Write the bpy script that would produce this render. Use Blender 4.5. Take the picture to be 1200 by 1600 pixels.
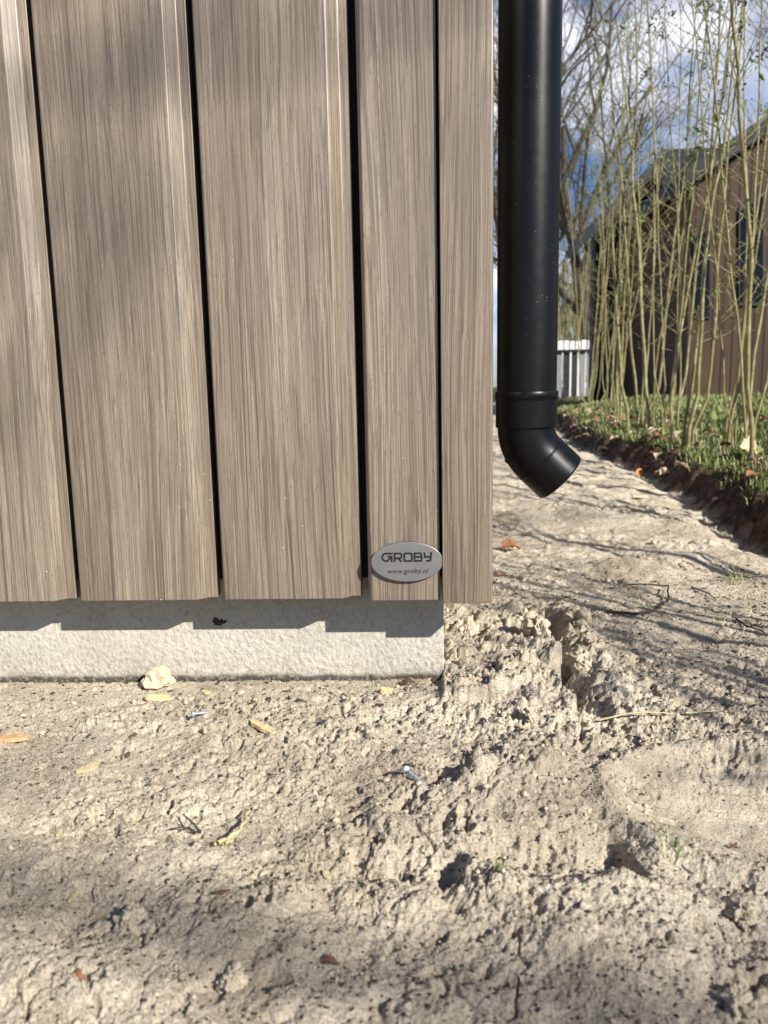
import bpy, math, random
import numpy as np
from mathutils import Vector, Matrix

for _o in list(bpy.data.objects):
    bpy.data.objects.remove(_o)
S = bpy.context.scene
COL = S.collection
R = math.radians

# ------------------------------------------------------------------ camera
CAM_H, CAM_D = 0.405, 0.962
def _axes(yaw, pitch, roll):
    cy, sy = math.cos(yaw), math.sin(yaw)
    r = Vector((cy, sy, 0)); f = Vector((-sy, cy, 0)); u = Vector((0, 0, 1))
    cp, sp = math.cos(pitch), math.sin(pitch)
    f2 = f*cp - u*sp; u2 = u*cp + f*sp
    c, s = math.cos(roll), math.sin(roll)
    return r*c + u2*s, u2*c - r*s, f2
CR, CU, CF = _axes(.0394, .1583, -.0198)
CP = Vector((0, -CAM_D, CAM_H))
def at(px, py, Y):
    """point of the world plane y=Y seen at photo pixel (px,py)"""
    d = CF + CR*((px-600)/1200) - CU*((py-800)/1200)
    return CP + d*((Y-CP.y)/d.y)
def atz(px, py, Z=0.0):
    d = CF + CR*((px-600)/1200) - CU*((py-800)/1200)
    return CP + d*((Z-CP.z)/d.z)
cd = bpy.data.cameras.new('camera'); cam = bpy.data.objects.new('camera', cd); COL.objects.link(cam)
cam.matrix_world = Matrix.Translation(CP) @ Matrix((CR, CU, -CF)).transposed().to_4x4()
cd.sensor_fit = 'VERTICAL'; cd.sensor_height = 34.6; cd.lens = 34.6*1200/1600
cd.clip_start = 0.02; cd.clip_end = 3000
cd.dof.use_dof = True; cd.dof.focus_distance = 1.02; cd.dof.aperture_fstop = 7.5
S.camera = cam

# ------------------------------------------------------------------ light
SUN = Vector((.9, -1.0, .86)).normalized()
sun_el = math.asin(SUN.z); sun_az = math.atan2(SUN.x, SUN.y)
ld = bpy.data.lights.new('sun', 'SUN'); ld.energy = 5.0; ld.angle = R(.53); ld.color = (1, .95, .87)
lo = bpy.data.objects.new('sun', ld); COL.objects.link(lo)
lo.rotation_euler = (-SUN).to_track_quat('-Z', 'Y').to_euler()
W = bpy.data.worlds.new('World'); S.world = W; W.use_nodes = True
wt = W.node_tree; wt.nodes.clear()
def wn(t, **k):
    n = wt.nodes.new(t)
    for a, b in k.items(): setattr(n, a, b)
    return n
sky = wn('ShaderNodeTexSky', sky_type='NISHITA', sun_disc=False)
sky.sun_elevation = sun_el; sky.sun_rotation = sun_az; sky.air_density = 1.0; sky.dust_density = .3; sky.ozone_density = 2.5
tc = wn('ShaderNodeTexCoord'); mp = wn('ShaderNodeMapping'); mp.inputs['Location'].default_value = (.35, .2, .62); mp.inputs['Scale'].default_value = (1, 1, 1.8)
cn = wn('ShaderNodeTexNoise'); cn.inputs['Scale'].default_value = 3.4; cn.inputs['Detail'].default_value = 9; cn.inputs['Roughness'].default_value = .55
cr = wn('ShaderNodeValToRGB'); cr.color_ramp.elements[0].position = .46; cr.color_ramp.elements[1].position = .56
cn2 = wn('ShaderNodeTexNoise'); cn2.inputs['Scale'].default_value = 5.0; cn2.inputs['Detail'].default_value = 8
cm = wn('ShaderNodeMixRGB'); cm.inputs[1].default_value = (6.2, 7.4, 10.4, 1); cm.inputs[2].default_value = (16, 16.3, 17.2, 1)
cr2 = wn('ShaderNodeValToRGB'); cr2.color_ramp.elements[0].position = .38; cr2.color_ramp.elements[1].position = .62
mx = wn('ShaderNodeMixRGB'); bg = wn('ShaderNodeBackground'); bg.inputs[1].default_value = .046; wo = wn('ShaderNodeOutputWorld')
L = wt.links.new
L(tc.outputs['Generated'], mp.inputs[0]); L(mp.outputs[0], cn.inputs[0]); L(mp.outputs[0], cn2.inputs[0])
L(cn.outputs[0], cr.inputs[0]); L(cn2.outputs[0], cr2.inputs[0]); L(cr2.outputs[0], cm.inputs[0])
sp_ = wn('ShaderNodeSeparateXYZ'); L(tc.outputs['Generated'], sp_.inputs[0])
cy_ = wn('ShaderNodeMapRange'); cy_.inputs[1].default_value = -.1; cy_.inputs[2].default_value = .35; L(sp_.outputs[1], cy_.inputs[0])
ml_ = wn('ShaderNodeMath', operation='MULTIPLY'); L(cr.outputs[0], ml_.inputs[0]); L(cy_.outputs[0], ml_.inputs[1])
L(ml_.outputs[0], mx.inputs[0])
sk_ = wn('ShaderNodeMixRGB', blend_type='MULTIPLY'); sk_.inputs[0].default_value = 1; sk_.inputs[2].default_value = (.92, 1.12, 1.42, 1); L(sky.outputs[0], sk_.inputs[1]); L(sk_.outputs[0], mx.inputs[1]); L(cm.outputs[0], mx.inputs[2]); L(mx.outputs[0], bg.inputs[0]); L(bg.outputs[0], wo.inputs[0])
S.view_settings.view_transform = 'Standard'; S.view_settings.look = 'None'; S.view_settings.gamma = 1; S.view_settings.exposure = 0.68
S.render.engine = 'CYCLES'

# ------------------------------------------------------------------ helpers
def link_mesh(name, verts, faces, mat=None, parent=None, smooth=False):
    me = bpy.data.meshes.new(name)
    me.from_pydata([tuple(v) for v in verts], [], [tuple(f) for f in faces]); me.update()
    return link_me(name, me, mat, parent, smooth)
def link_me(name, me, mat=None, parent=None, smooth=False):
    if smooth and len(me.polygons): me.polygons.foreach_set('use_smooth', [True]*len(me.polygons))
    o = bpy.data.objects.new(name, me); COL.objects.link(o)
    if mat: me.materials.append(mat)
    if parent is not None: o.parent = parent
    return o
def np_mesh(name, V, F, mat, parent=None, smooth=True):
    """V (n,3) array, F (m,4) or (m,3) array"""
    V = np.asarray(V, dtype=np.float32); F = np.asarray(F, dtype=np.int32)
    me = bpy.data.meshes.new(name); k = F.shape[1]
    me.vertices.add(len(V)); me.vertices.foreach_set('co', V.ravel())
    me.loops.add(F.size); me.loops.foreach_set('vertex_index', F.ravel())
    me.polygons.add(len(F)); me.polygons.foreach_set('loop_start', np.arange(0, F.size, k, dtype=np.int32))
    me.update(calc_edges=True)
    if smooth: me.polygons.foreach_set('use_smooth', np.ones(len(F), dtype=bool))
    o = bpy.data.objects.new(name, me); COL.objects.link(o); me.materials.append(mat)
    if parent is not None: o.parent = parent
    return o
def tag(o, label=None, cat=None, group=None, kind=None):
    if label: o['label'] = label
    if cat: o['category'] = cat
    if group: o['group'] = group
    if kind: o['kind'] = kind
    return o
def empty(name, loc, rz=0):
    o = bpy.data.objects.new(name, None); COL.objects.link(o); o.location = loc; o.rotation_euler = (0, 0, rz); o.empty_display_size = .02
    return o
def bev(o, w, seg=2):
    m = o.modifiers.new('bevel', 'BEVEL'); m.width = w; m.segments = seg; m.limit_method = 'ANGLE'; m.angle_limit = R(25)
    for p in o.data.polygons: p.use_smooth = True
    n = o.modifiers.new('wn', 'WEIGHTED_NORMAL'); n.keep_sharp = True
    return o
def box(name, x0, x1, y0, y1, z0, z1, mat, parent=None, b=0):
    v = [(x, y, z) for z in (z0, z1) for (x, y) in ((x0, y0), (x1, y0), (x1, y1), (x0, y1))]
    f = [(3, 2, 1, 0), (4, 5, 6, 7), (0, 1, 5, 4), (1, 2, 6, 5), (2, 3, 7, 6), (3, 0, 4, 7)]
    o = link_mesh(name, v, f, mat, parent)
    if b: bev(o, b)
    return o
def extr(name, prof, z0, z1, mat, parent=None, b=0, seg=2):
    """closed xy profile (counter-clockwise) pulled from z0 to z1"""
    n = len(prof); v = [(x, y, z0) for x, y in prof] + [(x, y, z1) for x, y in prof]
    f = [tuple(range(n))[::-1], tuple(range(n, 2*n))] + [(i, (i+1) % n, n+(i+1) % n, n+i) for i in range(n)]
    o = link_mesh(name, v, f, mat, parent)
    if b: bev(o, b, seg)
    return o
def tubes(polys, sides=5):
    """polys: list of (pts (k,3), radii (k)) -> V,F"""
    Vs, Fs, base = [], [], 0
    ang = np.linspace(0, 2*np.pi, sides, endpoint=False)
    ca, sa = np.cos(ang), np.sin(ang)
    for P, r in polys:
        P = np.asarray(P, float); r = np.asarray(r, float); k = len(P)
        T = np.gradient(P, axis=0); T /= np.linalg.norm(T, axis=1)[:, None]+1e-12
        ref = np.array([.31, .87, .12]) if abs(T[0] @ np.array([0, 0, 1])) > .5 else np.array([.1, .15, 1.])
        A = np.cross(T, ref); A /= np.linalg.norm(A, axis=1)[:, None]+1e-12; B = np.cross(T, A)
        V = P[:, None, :] + r[:, None, None]*(A[:, None, :]*ca[None, :, None] + B[:, None, :]*sa[None, :, None])
        Vs.append(V.reshape(-1, 3))
        i = np.arange(k-1)[:, None]*sides; j = np.arange(sides)[None, :]; j2 = (j+1) % sides
        Fs.append((np.stack([i+j, i+j2, i+sides+j2, i+sides+j], -1)+base).reshape(-1, 4)); base += k*sides
    return np.concatenate(Vs), np.concatenate(Fs)

# ---- noise in numpy
def _h(ix, iy, s):
    h = (ix.astype(np.int64)*374761393 + iy.astype(np.int64)*668265263 + s*974711 + 1013) & 0xffffffff
    h = ((h ^ (h >> 13))*1274126177) & 0xffffffff
    h = ((h ^ (h >> 16))*2246822519) & 0xffffffff
    return ((h ^ (h >> 15)) & 0xffffff)/float(0xffffff)
def vn(x, y, s=0):
    ix = np.floor(x).astype(np.int64); iy = np.floor(y).astype(np.int64); fx = x-ix; fy = y-iy
    u = fx*fx*fx*(fx*(fx*6-15)+10); v = fy*fy*fy*(fy*(fy*6-15)+10)
    a, b, c, d = _h(ix, iy, s), _h(ix+1, iy, s), _h(ix, iy+1, s), _h(ix+1, iy+1, s)
    return (a*(1-u)+b*u)*(1-v) + (c*(1-u)+d*u)*v - .5
def fbm(x, y, s=0, o=4, g=.5):
    r = 0*x; a = 1; c, sn = .8, .6
    for i in range(o):
        r = r + a*vn(x, y, s+i*17); a *= g
        x, y = (x*c-y*sn)*2.03+3.1, (x*sn+y*c)*2.03+7.7
    return r
def clods(x, y, cell, s, prob=.6, rmin=.25, rmax=.6):
    """lumps: random half-ellipsoids, one per cell, height in units of their radius"""
    X = x/cell; Y = y/cell; ix = np.floor(X).astype(np.int64); iy = np.floor(Y).astype(np.int64); out = np.zeros_like(X)
    for dx in (-1, 0, 1):
        for dy in (-1, 0, 1):
            a, b = ix+dx, iy+dy
            cx = a+_h(a, b, s); cy = b+_h(a, b, s+1); r = rmin+(rmax-rmin)*_h(a, b, s+2)**2; on = _h(a, b, s+3) < prob
            k = .6+.8*_h(a, b, s+4); t = _h(a, b, s+5)*3.1416
            ux, uy = X-cx, Y-cy
            px, py = ux*np.cos(t)+uy*np.sin(t), -ux*np.sin(t)+uy*np.cos(t)
            d = (px/r)**2/k+(py/r)**2*k
            out = np.maximum(out, np.where(on, np.sqrt(np.clip(1-d, 0, 1))*r*cell, 0))
    return out
def ss(a, b, x):
    t = np.clip((x-a)/(b-a), 0, 1); return t*t*(3-2*t)
def gs(x, y, cx, cy, rx, ry=None, t=0):
    ry = ry or rx; ux, uy = x-cx, y-cy; c, s_ = math.cos(t), math.sin(t)
    return np.exp(-(((ux*c+uy*s_)/rx)**2+((-ux*s_+uy*c)/ry)**2))
def bank_x(y):
    return .90+.055*np.clip(y-1.6, 0, 30)+.05*vn(y*1.7, y*0+3.3, 5)*2+.03*vn(y*6, y*0+1.3, 6)*2
def ground(x, y, full=False):
    x = np.asarray(x, float); y = np.asarray(y, float)
    wx = x+.012*fbm(x*30, y*30, 40, 3); wy = y+.012*fbm(x*30, y*30, 50, 3)
    far = np.clip(y-.3, 0, 40)
    z = .017*np.clip(far, 0, 5) + .02*fbm(x*2.2, y*2.2, 1, 3) * ss(.0, .5, np.abs(y-.03)+np.clip(x-.1, 0, 1)*.8)
    # crumbly zones
    rough = np.clip(.30+1.05*gs(x, y, .15, .14, .11, .30)+.45*gs(x, y, .05, -.22, .14, .09)+.4*gs(x, y, .1, -.42, .2, .06)+.25*gs(x, y, -.3, -.44, .2, .05)+.8*fbm(x*5, y*5, 9, 3), .05, 1.15)*(1-.45*ss(-.33, -.45, y))
    smooth = gs(x, y, .32, -.27, .13, .10)+.75*gs(x, y, .62, .3, .24, .5)+.7*gs(x, y, -.08, -.50, .16, .06)+.45*gs(x, y, -.25, -.36, .12, .05)
    rough = rough*(1-.8*np.clip(smooth, 0, 1))
    nearf = 1-.55*ss(1.2, 4, y)
    z += rough*nearf*(.018*np.abs(fbm(wx*14, wy*14, 60, 4))*.6 + .008*fbm(wx*40, wy*40, 61, 3)+.0055*(.5-np.abs(fbm(wx*75, wy*75, 62, 4, .65)))+.0035*fbm(x*260, y*260, 63, 2))
    mask2 = ss(-.15, .25, fbm(x*9, y*9, 77, 3))
    grit = np.clip(1-1.2*np.clip(smooth, 0, 1), .04, 1)*(1-.5*ss(.25, .8, y))*(.30+.70*ss(-.22, .22, fbm(x*6.5+3, y*6.5, 540, 3)))
    rough = rough*(.45+.55*ss(-.25, .2, fbm(x*7+8, y*7, 541, 3)))
    sx = x+.004*fbm(x*110, y*110, 45, 2); sy = y+.004*fbm(x*110, y*110, 55, 2)
    z += grit*(1-.3*ss(-.3, -.45, y))*(.0050*(.5-np.abs(fbm(sx*95, sy*95, 500, 3)))+.0040*fbm(sx*170, sy*170, 510, 3)+.0024*fbm(sx*330, sy*330, 511, 2)+.0022*(.5-np.abs(fbm(sx*150, sy*110, 530, 3))))
    z -= grit*.010*ss(.30, .52, fbm(sx*70+5, sy*70, 520, 3))+grit*.016*ss(.36, .56, fbm(sx*32+5, sy*32, 521, 3))
    z += nearf*rough*(.62*clods(wx, wy, .046, 100, .42)*mask2+.6*clods(wx, wy, .021, 110, .5)*(.35+.65*mask2)+.5*clods(sx, sy, .0105, 120, .4))
    # pits
    pit = clods(wx, wy, .05, 200, .33, .10, .26)+clods(wx, wy, .024, 210, .3, .1, .28)
    z -= pit*.9*(.3+rough)*ss(-.6, -.2, -np.abs(x))
    # ripples on the path further back
    z += .010*ss(.35, .8, y)*fbm(x*15+y*2, y*20, 91, 5)*ss(.1, .25, x)
    z += .6*ss(.35, .8, y)*(clods(wx, wy, .06, 300, .3)*.5+clods(wx, wy, .028, 310, .4)*.5)*ss(-.1, .3, fbm(x*4, y*4, 88, 3))
    # slab of crust at the corner of the plinth
    e = wx*.0; sl = ss(-.010, .002, wx-.012+.55*(wy-.03)) * ss(-.006, .003, wy+.022-.18*np.clip(wx, 0, 1)) * (1-ss(.02, .12, wy))*(1-ss(.12, .2, wx))
    z += .013*sl
    # broken ridge with a steep right side and the trench beside it
    yy = (y-.18)/.24; am = np.exp(-yy**4)
    rx = .195+.05*(y-.1)+.01*vn(y*30, y*0, 14)*2
    z += .034*am*np.exp(-np.clip(rx-wx, 0, 1)**2/.0045)*(wx < rx)*(.8+.7*vn(x*40, y*40, 15))
    z -= .030*am*(wx > rx)*(1-ss(.022, .05, wx-rx))
    z += .024*am*gs(wx, y*0, .262, 0, .022, 1)*(.6+1.2*np.abs(vn(x*45, y*45, 19)))
    # mounds, dips and prints
    z += .030*gs(x, y, .10, -.235, .09, .06, .3)+.012*gs(x, y, -.015, -.30, .035, .04)
    ex = (wx-.035)*1+(wy+.215)*.6
    z -= .016*gs(wx, wy, .045, -.195, .022, .02)+.012*gs(wx, wy, .022, -.235, .016, .012)
    z -= .013*gs(wx, wy, -.012, -.288, .011, .026, .3)+.018*gs(wx, wy, .025, -.385, .012, .014)
    z -= .032*gs(x, y, .315, -.265, .10, .08)
    rr = np.sqrt(((x-.315)/.115)**2+((y+.265)/.095)**2)
    z += .013*np.exp(-((rr-1.15)/.13)**2)
    # shoe print: flat floor with tread, cut steep on its right
    px, py = x-.125, y+.355
    inn = ss(-.075, -.05, px)*(1-ss(.052, .060, px+.15*py))*ss(-.034, -.010, py)*(1-ss(.004, .05, py))
    z -= inn*(.017+.012*ss(.0, .06, px))+inn*.0018*np.sin(px*420+py*260)*np.sin(px*200-py*420)
    z += .012*gs(x, y, .125, -.415, .11, .022, .05)+.008*gs(x, y, .2, -.36, .018, .03)
    z -= .020*gs(wx, wy, .43, .225, .045, .035)
    z += .014*gs(wx, wy, .62, .75, .3, .05, .3)-.012*gs(wx, wy, .55, .62, .3, .05, .3)
    z -= .012*gs(x, y, .8, 1.0, .2, .12)
    z += .010*gs(x, y, -.02, -.52, .1, .03)-.010*gs(x, y, -.3, -.42, .1, .04)+.010*gs(x, y, -.2, -.36, .12, .03)
    fg = ss(-.30, -.42, y); z += fg*(.20*clods(x+.01*fbm(x*35, y*35, 612, 3), y+.01*fbm(x*35, y*35, 613, 3), .062, 610, .5, .3, .62)+.016*fbm(x*7, y*9, 611, 4))
    z += .008*fbm(x*16, y*16, 620, 2)*ss(.1, -.1, y)
    # cracks
    cr_ = np.abs(fbm(x*7+2, y*7, 400, 4, .45)); z -= .006*(1-ss(0, .012, cr_))*ss(.1, .5, fbm(x*3+9, y*3, 401, 2)+.35)*ss(-2, -.1, -y)
    # the gap along the foot of the plinth, then flat under the building
    inb = (1-ss(.030, .040, x))*(1-ss(2.28, 2.36, y))*ss(-2.6, -2.1, x)
    lip = inb*ss(.0665, .0715, y+.002*fbm(x*120, y*0, 3, 3))
    z = z*(1-.75*inb*ss(-.05, .04, y))
    z = z*(1-lip)-.022*lip
    # verge
    bx = bank_x(y); t = x-bx; hb = (.095+.02*vn(y*3, y*0, 31))*(1-.55*ss(5, 10, y))
    u = t+.035*fbm(x*16, y*16, 33, 4)
    bk = ss(-.01, .12, u)
    z += bk*(hb+.10*ss(.08, .8, t)*(1-ss(5, 10, y)))+bk*(1-ss(.07, .2, u))*.03*fbm(x*25, y*25, 34, 4)
    z -= .02*gs(u, u*0, -.02, 0, .05, 1)
    z += bk*(.02*fbm(x*8, y*8, 36, 3))
    if full: return z, u, bk
    return z
def gtop(x, y, r=.006):
    a = np.linspace(-r, r, 5); xx, yy = np.meshgrid(x+a, y+a); return float(np.percentile(ground(xx.ravel(), yy.ravel()), 85))
def gz(x, y): return float(ground(np.array([x]), np.array([y]))[0])

# ------------------------------------------------------------------ materials
class NT:
    def __init__(s, name):
        s.m = bpy.data.materials.new(name); s.m.use_nodes = True; s.t = s.m.node_tree; s.p = s.t.nodes['Principled BSDF']
        s.tc = s.n('ShaderNodeTexCoord')
    def n(s, t, **k):
        x = s.t.nodes.new(t)
        for a, b in k.items(): setattr(x, a, b)
        return x
    def l(s, a, b): s.t.links.new(a, b)
    def noise(s, scale, detail=4, rough=.5, vec=None, mapscale=None, loc=None, dist=0):
        x = s.n('ShaderNodeTexNoise'); x.inputs['Scale'].default_value = scale; x.inputs['Detail'].default_value = detail
        x.inputs['Roughness'].default_value = rough; x.inputs['Distortion'].default_value = dist
        v = vec if vec is not None else s.tc.outputs['Object']
        if mapscale or loc:
            m = s.n('ShaderNodeMapping'); s.l(v, m.inputs[0])
            if mapscale: m.inputs['Scale'].default_value = mapscale
            if loc: m.inputs['Location'].default_value = loc
            v = m.outputs[0]
        s.l(v, x.inputs['Vector']); return x.outputs[0]
    def ramp(s, fac, *st):
        r = s.n('ShaderNodeValToRGB'); e = r.color_ramp.elements
        while len(e) < len(st): e.new(.5)
        for i, (p, c) in enumerate(st):
            e[i].position = p; e[i].color = (c, c, c, 1) if isinstance(c, (int, float)) else (*c, 1)
        s.l(fac, r.inputs[0]); return r.outputs[0]
    def mix(s, fac, a, b, mode='MIX'):
        x = s.n('ShaderNodeMixRGB', blend_type=mode)
        for i, v in enumerate((fac, a, b)):
            if isinstance(v, (int, float)): x.inputs[i].default_value = v if i == 0 else (v, v, v, 1)
            elif isinstance(v, tuple): x.inputs[i].default_value = (*v, 1)
            else: s.l(v, x.inputs[i])
        return x.outputs[0]
    def math(s, op, a, b=0):
        x = s.n('ShaderNodeMath', operation=op)
        for i, v in enumerate((a, b)):
            if isinstance(v, (int, float)): x.inputs[i].default_value = v
            else: s.l(v, x.inputs[i])
        return x.outputs[0]
    def bump(s, h, strength=.5, dist=.001, prev=None):
        b = s.n('ShaderNodeBump'); b.inputs['Strength'].default_value = strength; b.inputs['Distance'].default_value = dist
        s.l(h, b.inputs['Height'])
        if prev is not None: s.l(prev, b.inputs['Normal'])
        return b.outputs[0]
    def out(s, col=None, rough=None, nrm=None, metal=None, spec=None):
        for k, v in (('Base Color', col), ('Roughness', rough), ('Normal', nrm), ('Metallic', metal), ('Specular IOR Level', spec)):
            if v is None: continue
            if isinstance(v, (int, float)): s.p.inputs[k].default_value = v
            elif isinstance(v, tuple): s.p.inputs[k].default_value = (*v, 1)
            else: s.l(v, s.p.inputs[k])
        return s.m
def simple(name, col, rough=.6, var=.25, scale=60, metal=0, spec=.5, bump=.3, bd=.0005):
    N = NT(name); f = N.noise(scale, 5, .6)
    lo_ = tuple(c*(1-var) for c in col); hi = tuple(min(1, c*(1+var)) for c in col)
    c = N.ramp(f, (.3, lo_), (.7, hi))
    return N.out(c, rough, N.bump(f, bump, bd), metal, spec)

def wood_mat(name, tint=(1, 1, 1), dust=True):
    N = NT(name); oi = N.n('ShaderNodeObjectInfo')
    off = N.n('ShaderNodeCombineXYZ'); s1 = N.math('MULTIPLY', oi.outputs['Random'], 37.0); N.l(s1, off.inputs[0]); N.l(s1, off.inputs[1]); N.l(s1, off.inputs[2])
    add = N.n('ShaderNodeVectorMath', operation='ADD'); N.l(N.tc.outputs['Object'], add.inputs[0]); N.l(off.outputs[0], add.inputs[1])
    # bend the grain slightly and break up the noise lattice along z
    w = N.noise(1, 2, .5, add.outputs[0], (5, 5, .9)); w2 = N.noise(1, 2, .5, add.outputs[0], (60, 60, 9))
    wv = N.n('ShaderNodeCombineXYZ'); N.l(N.math('MULTIPLY', N.math('SUBTRACT', w, .5), .055), wv.inputs[0]); N.l(N.math('MULTIPLY', N.math('SUBTRACT', w2, .5), .25), wv.inputs[2])
    v = N.n('ShaderNodeVectorMath', operation='ADD'); N.l(add.outputs[0], v.inputs[0]); N.l(wv.outputs[0], v.inputs[1]); V = v.outputs[0]
    fine = N.noise(1, 3, .6, V, (1050, 1050, 9))
    mid = N.noise(1, 4, .6, V, (290, 290, 1.7))
    broad = N.noise(1, 3, .5, V, (30, 30, 1.1))
    blotch = N.noise(1, 3, .5, V, (12, 12, 4))
    lines = N.noise(1, 2, .5, V, (470, 470, 2.0))
    zone = N.noise(1, 2, .5, V, (18, 18, .8))
    fleck = N.noise(1, 2, .5, V, (700, 700, 160))
    c = N.ramp(broad, (.30, (.196, .154, .111)), (.5, (.240, .190, .136)), (.70, (.285, .233, .172)))
    wm = N.n('ShaderNodeMapping'); wm.inputs['Scale'].default_value = (1, 1, .055); N.l(V, wm.inputs[0])
    wv_ = N.n('ShaderNodeTexWave', wave_type='RINGS', rings_direction='SPHERICAL'); wv_.inputs['Scale'].default_value = 42; wv_.inputs['Distortion'].default_value = 5; wv_.inputs['Detail'].default_value = 3; wv_.inputs['Detail Scale'].default_value = 1.5; N.l(wm.outputs[0], wv_.inputs[0])
    c = N.mix(N.math('MULTIPLY', N.ramp(wv_.outputs['Fac'], (.05, .55), (.35, 0.0)), N.ramp(zone, (.40, .25), (.58, 1.0))), c, (.125, .098, .074))
    c = N.mix(N.ramp(blotch, (.40, 0.0), (.66, .6)), c, (.170, .130, .092))
    c = N.mix(.9, c, N.ramp(mid, (.36, .80), (.5, 1.0), (.64, 1.11)), 'MULTIPLY')
    c = N.mix(.95, c, N.ramp(fine, (.38, .50), (.5, 1.0), (.62, 1.30)), 'MULTIPLY')
    c = N.mix(N.math('MULTIPLY', N.ramp(lines, (.60, 0.0), (.63, .92)), N.ramp(zone, (.46, .15), (.56, 1.0))), c, (.072, .058, .047))
    c = N.mix(N.ramp(fleck, (.57, 0.0), (.66, .60)), c, (.11, .088, .066))
    c = N.mix(1.0, c, tint, 'MULTIPLY')
    if dust:
        sep = N.n('ShaderNodeSeparateXYZ'); N.l(N.tc.outputs['Object'], sep.inputs[0])
        low = N.ramp(sep.outputs[2], (.14, 1.0), (.42, .12))
        vo = N.n('ShaderNodeTexVoronoi'); vo.inputs['Scale'].default_value = 190; N.l(add.outputs[0], vo.inputs['Vector'])
        sepc = N.n('ShaderNodeSeparateColor'); N.l(vo.outputs['Color'], sepc.inputs[0])
        dot = N.math('MULTIPLY', N.math('LESS_THAN', vo.outputs['Distance'], .17), N.math('GREATER_THAN', sepc.outputs[0], .978))
        dens = N.ramp(N.noise(11, 2, .5, add.outputs[0]), (.42, 0.0), (.58, 1.0))
        c = N.mix(N.math('MULTIPLY', dot, N.math('MULTIPLY', low, dens)), c, (.72, .68, .60))
    h = N.math('ADD', N.math('MULTIPLY', fine, .6), N.math('MULTIPLY', lines, -.5))
    return N.out(c, .40, N.bump(h, .3, .00012), None, .75)
M_wood = wood_mat('foil_wood')
M_trim = wood_mat('foil_wood_trim', (.90, .88, .86))
M_core = simple('dark_batten', (.012, .012, .013), .8)
M_black = NT('black_pvc')
_f = M_black.noise(90, 3, .5); _f2 = M_black.noise(700, 2, .5)
_vo = M_black.n('ShaderNodeTexVoronoi'); _vo.inputs['Scale'].default_value = 300; M_black.l(M_black.tc.outputs['Object'], _vo.inputs['Vector'])
_sc = M_black.n('ShaderNodeSeparateColor'); M_black.l(_vo.outputs['Color'], _sc.inputs[0])
_d = M_black.math('MULTIPLY', M_black.math('LESS_THAN', _vo.outputs['Distance'], .16), M_black.math('GREATER_THAN', _sc.outputs[0], .94))
_d = M_black.math('MULTIPLY', _d, M_black.ramp(M_black.noise(9, 2, .5), (.47, 0.0), (.6, .7)))
M_black = M_black.out(M_black.mix(_d, (.0035, .0035, .004), (.30, .26, .20)), M_black.ramp(_f, (.3, .31), (.7, .37)), M_black.bump(_f2, .10, .00004), None, .27)

# sand: base colour by zone attribute
N = NT('sand')
az_ = N.n('ShaderNodeAttribute', attribute_name='soil'); ag_ = N.n('ShaderNodeAttribute', attribute_name='turf')
n1 = N.noise(6, 5, .6); n2 = N.noise(55, 5, .65); n3 = N.noise(420, 4, .7); n4 = N.noise(1100, 3, .7)
c = N.ramp(n1, (.33, (.40, .34, .25)), (.62, (.58, .51, .395)))
c = N.mix(.7, c, N.ramp(n2, (.3, .72), (.6, 1.08)), 'MULTIPLY')
c = N.mix(.95, c, N.ramp(n3, (.34, .45), (.48, 1.0), (.66, 1.28)), 'MULTIPLY')
c = N.mix(.6, c, N.ramp(n4, (.36, .5), (.5, 1.0), (.64, 1.3)), 'MULTIPLY')
c = N.mix(N.ramp(N.noise(240, 3, .6, None, None, (3, 1, 2)), (.655, 0.0), (.70, .85)), c, (.06, .048, .038))
c = N.mix(N.math('MULTIPLY', N.ramp(N.noise(3.2, 3, .6, None, None, (9, 2, 0)), (.52, 0.0), (.68, .55)), 1), c, (.25, .20, .15))
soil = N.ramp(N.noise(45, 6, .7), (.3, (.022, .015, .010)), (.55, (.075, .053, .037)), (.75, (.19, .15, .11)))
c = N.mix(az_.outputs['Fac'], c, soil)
turf = N.ramp(N.noise(30, 5, .7), (.3, (.020, .022, .010)), (.55, (.045, .060, .018)), (.75, (.13, .115, .06)))
c = N.mix(ag_.outputs['Fac'], c, turf)
b = N.bump(n2, .6, .005); b = N.bump(n3, .9, .0022, b); b = N.bump(n4, .7, .0008, b)
M_sand = N.out(c, .95, b, None, .15)
N = NT('sand_clod'); n3 = N.noise(420, 4, .7); n2 = N.noise(90, 4, .6)
c = N.ramp(n2, (.3, (.42, .355, .255)), (.7, (.59, .515, .39))); c = N.mix(.9, c, N.ramp(n3, (.32, .6), (.5, 1.0), (.7, 1.2)), 'MULTIPLY')
M_clod = N.out(c, .95, N.bump(n3, .8, .0016, N.bump(n2, .6, .004)), None, .15)

# concrete plinth
N = NT('concrete'); n1 = N.noise(7, 4, .6); n2 = N.noise(170, 4, .6, None, (1, 1, .8)); n3 = N.noise(520, 3, .6)
sep = N.n('ShaderNodeSeparateXYZ'); N.l(N.tc.outputs['Object'], sep.inputs[0])
c = N.ramp(n1, (.3, (.41, .385, .325)), (.7, (.55, .52, .445)))
c = N.mix(.7, c, N.ramp(n2, (.3, .68), (.5, 1.0), (.7, 1.08)), 'MULTIPLY')
c = N.mix(N.ramp(N.noise(260, 2, .5, None, None, (4, 4, 1)), (.71, 0.0), (.74, .75)), c, (.07, .06, .05))
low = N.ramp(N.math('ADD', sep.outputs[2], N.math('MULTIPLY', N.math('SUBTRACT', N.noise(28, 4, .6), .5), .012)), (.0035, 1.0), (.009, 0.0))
c = N.mix(N.math('MULTIPLY', low, .93), c, (.045, .038, .03))
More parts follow.
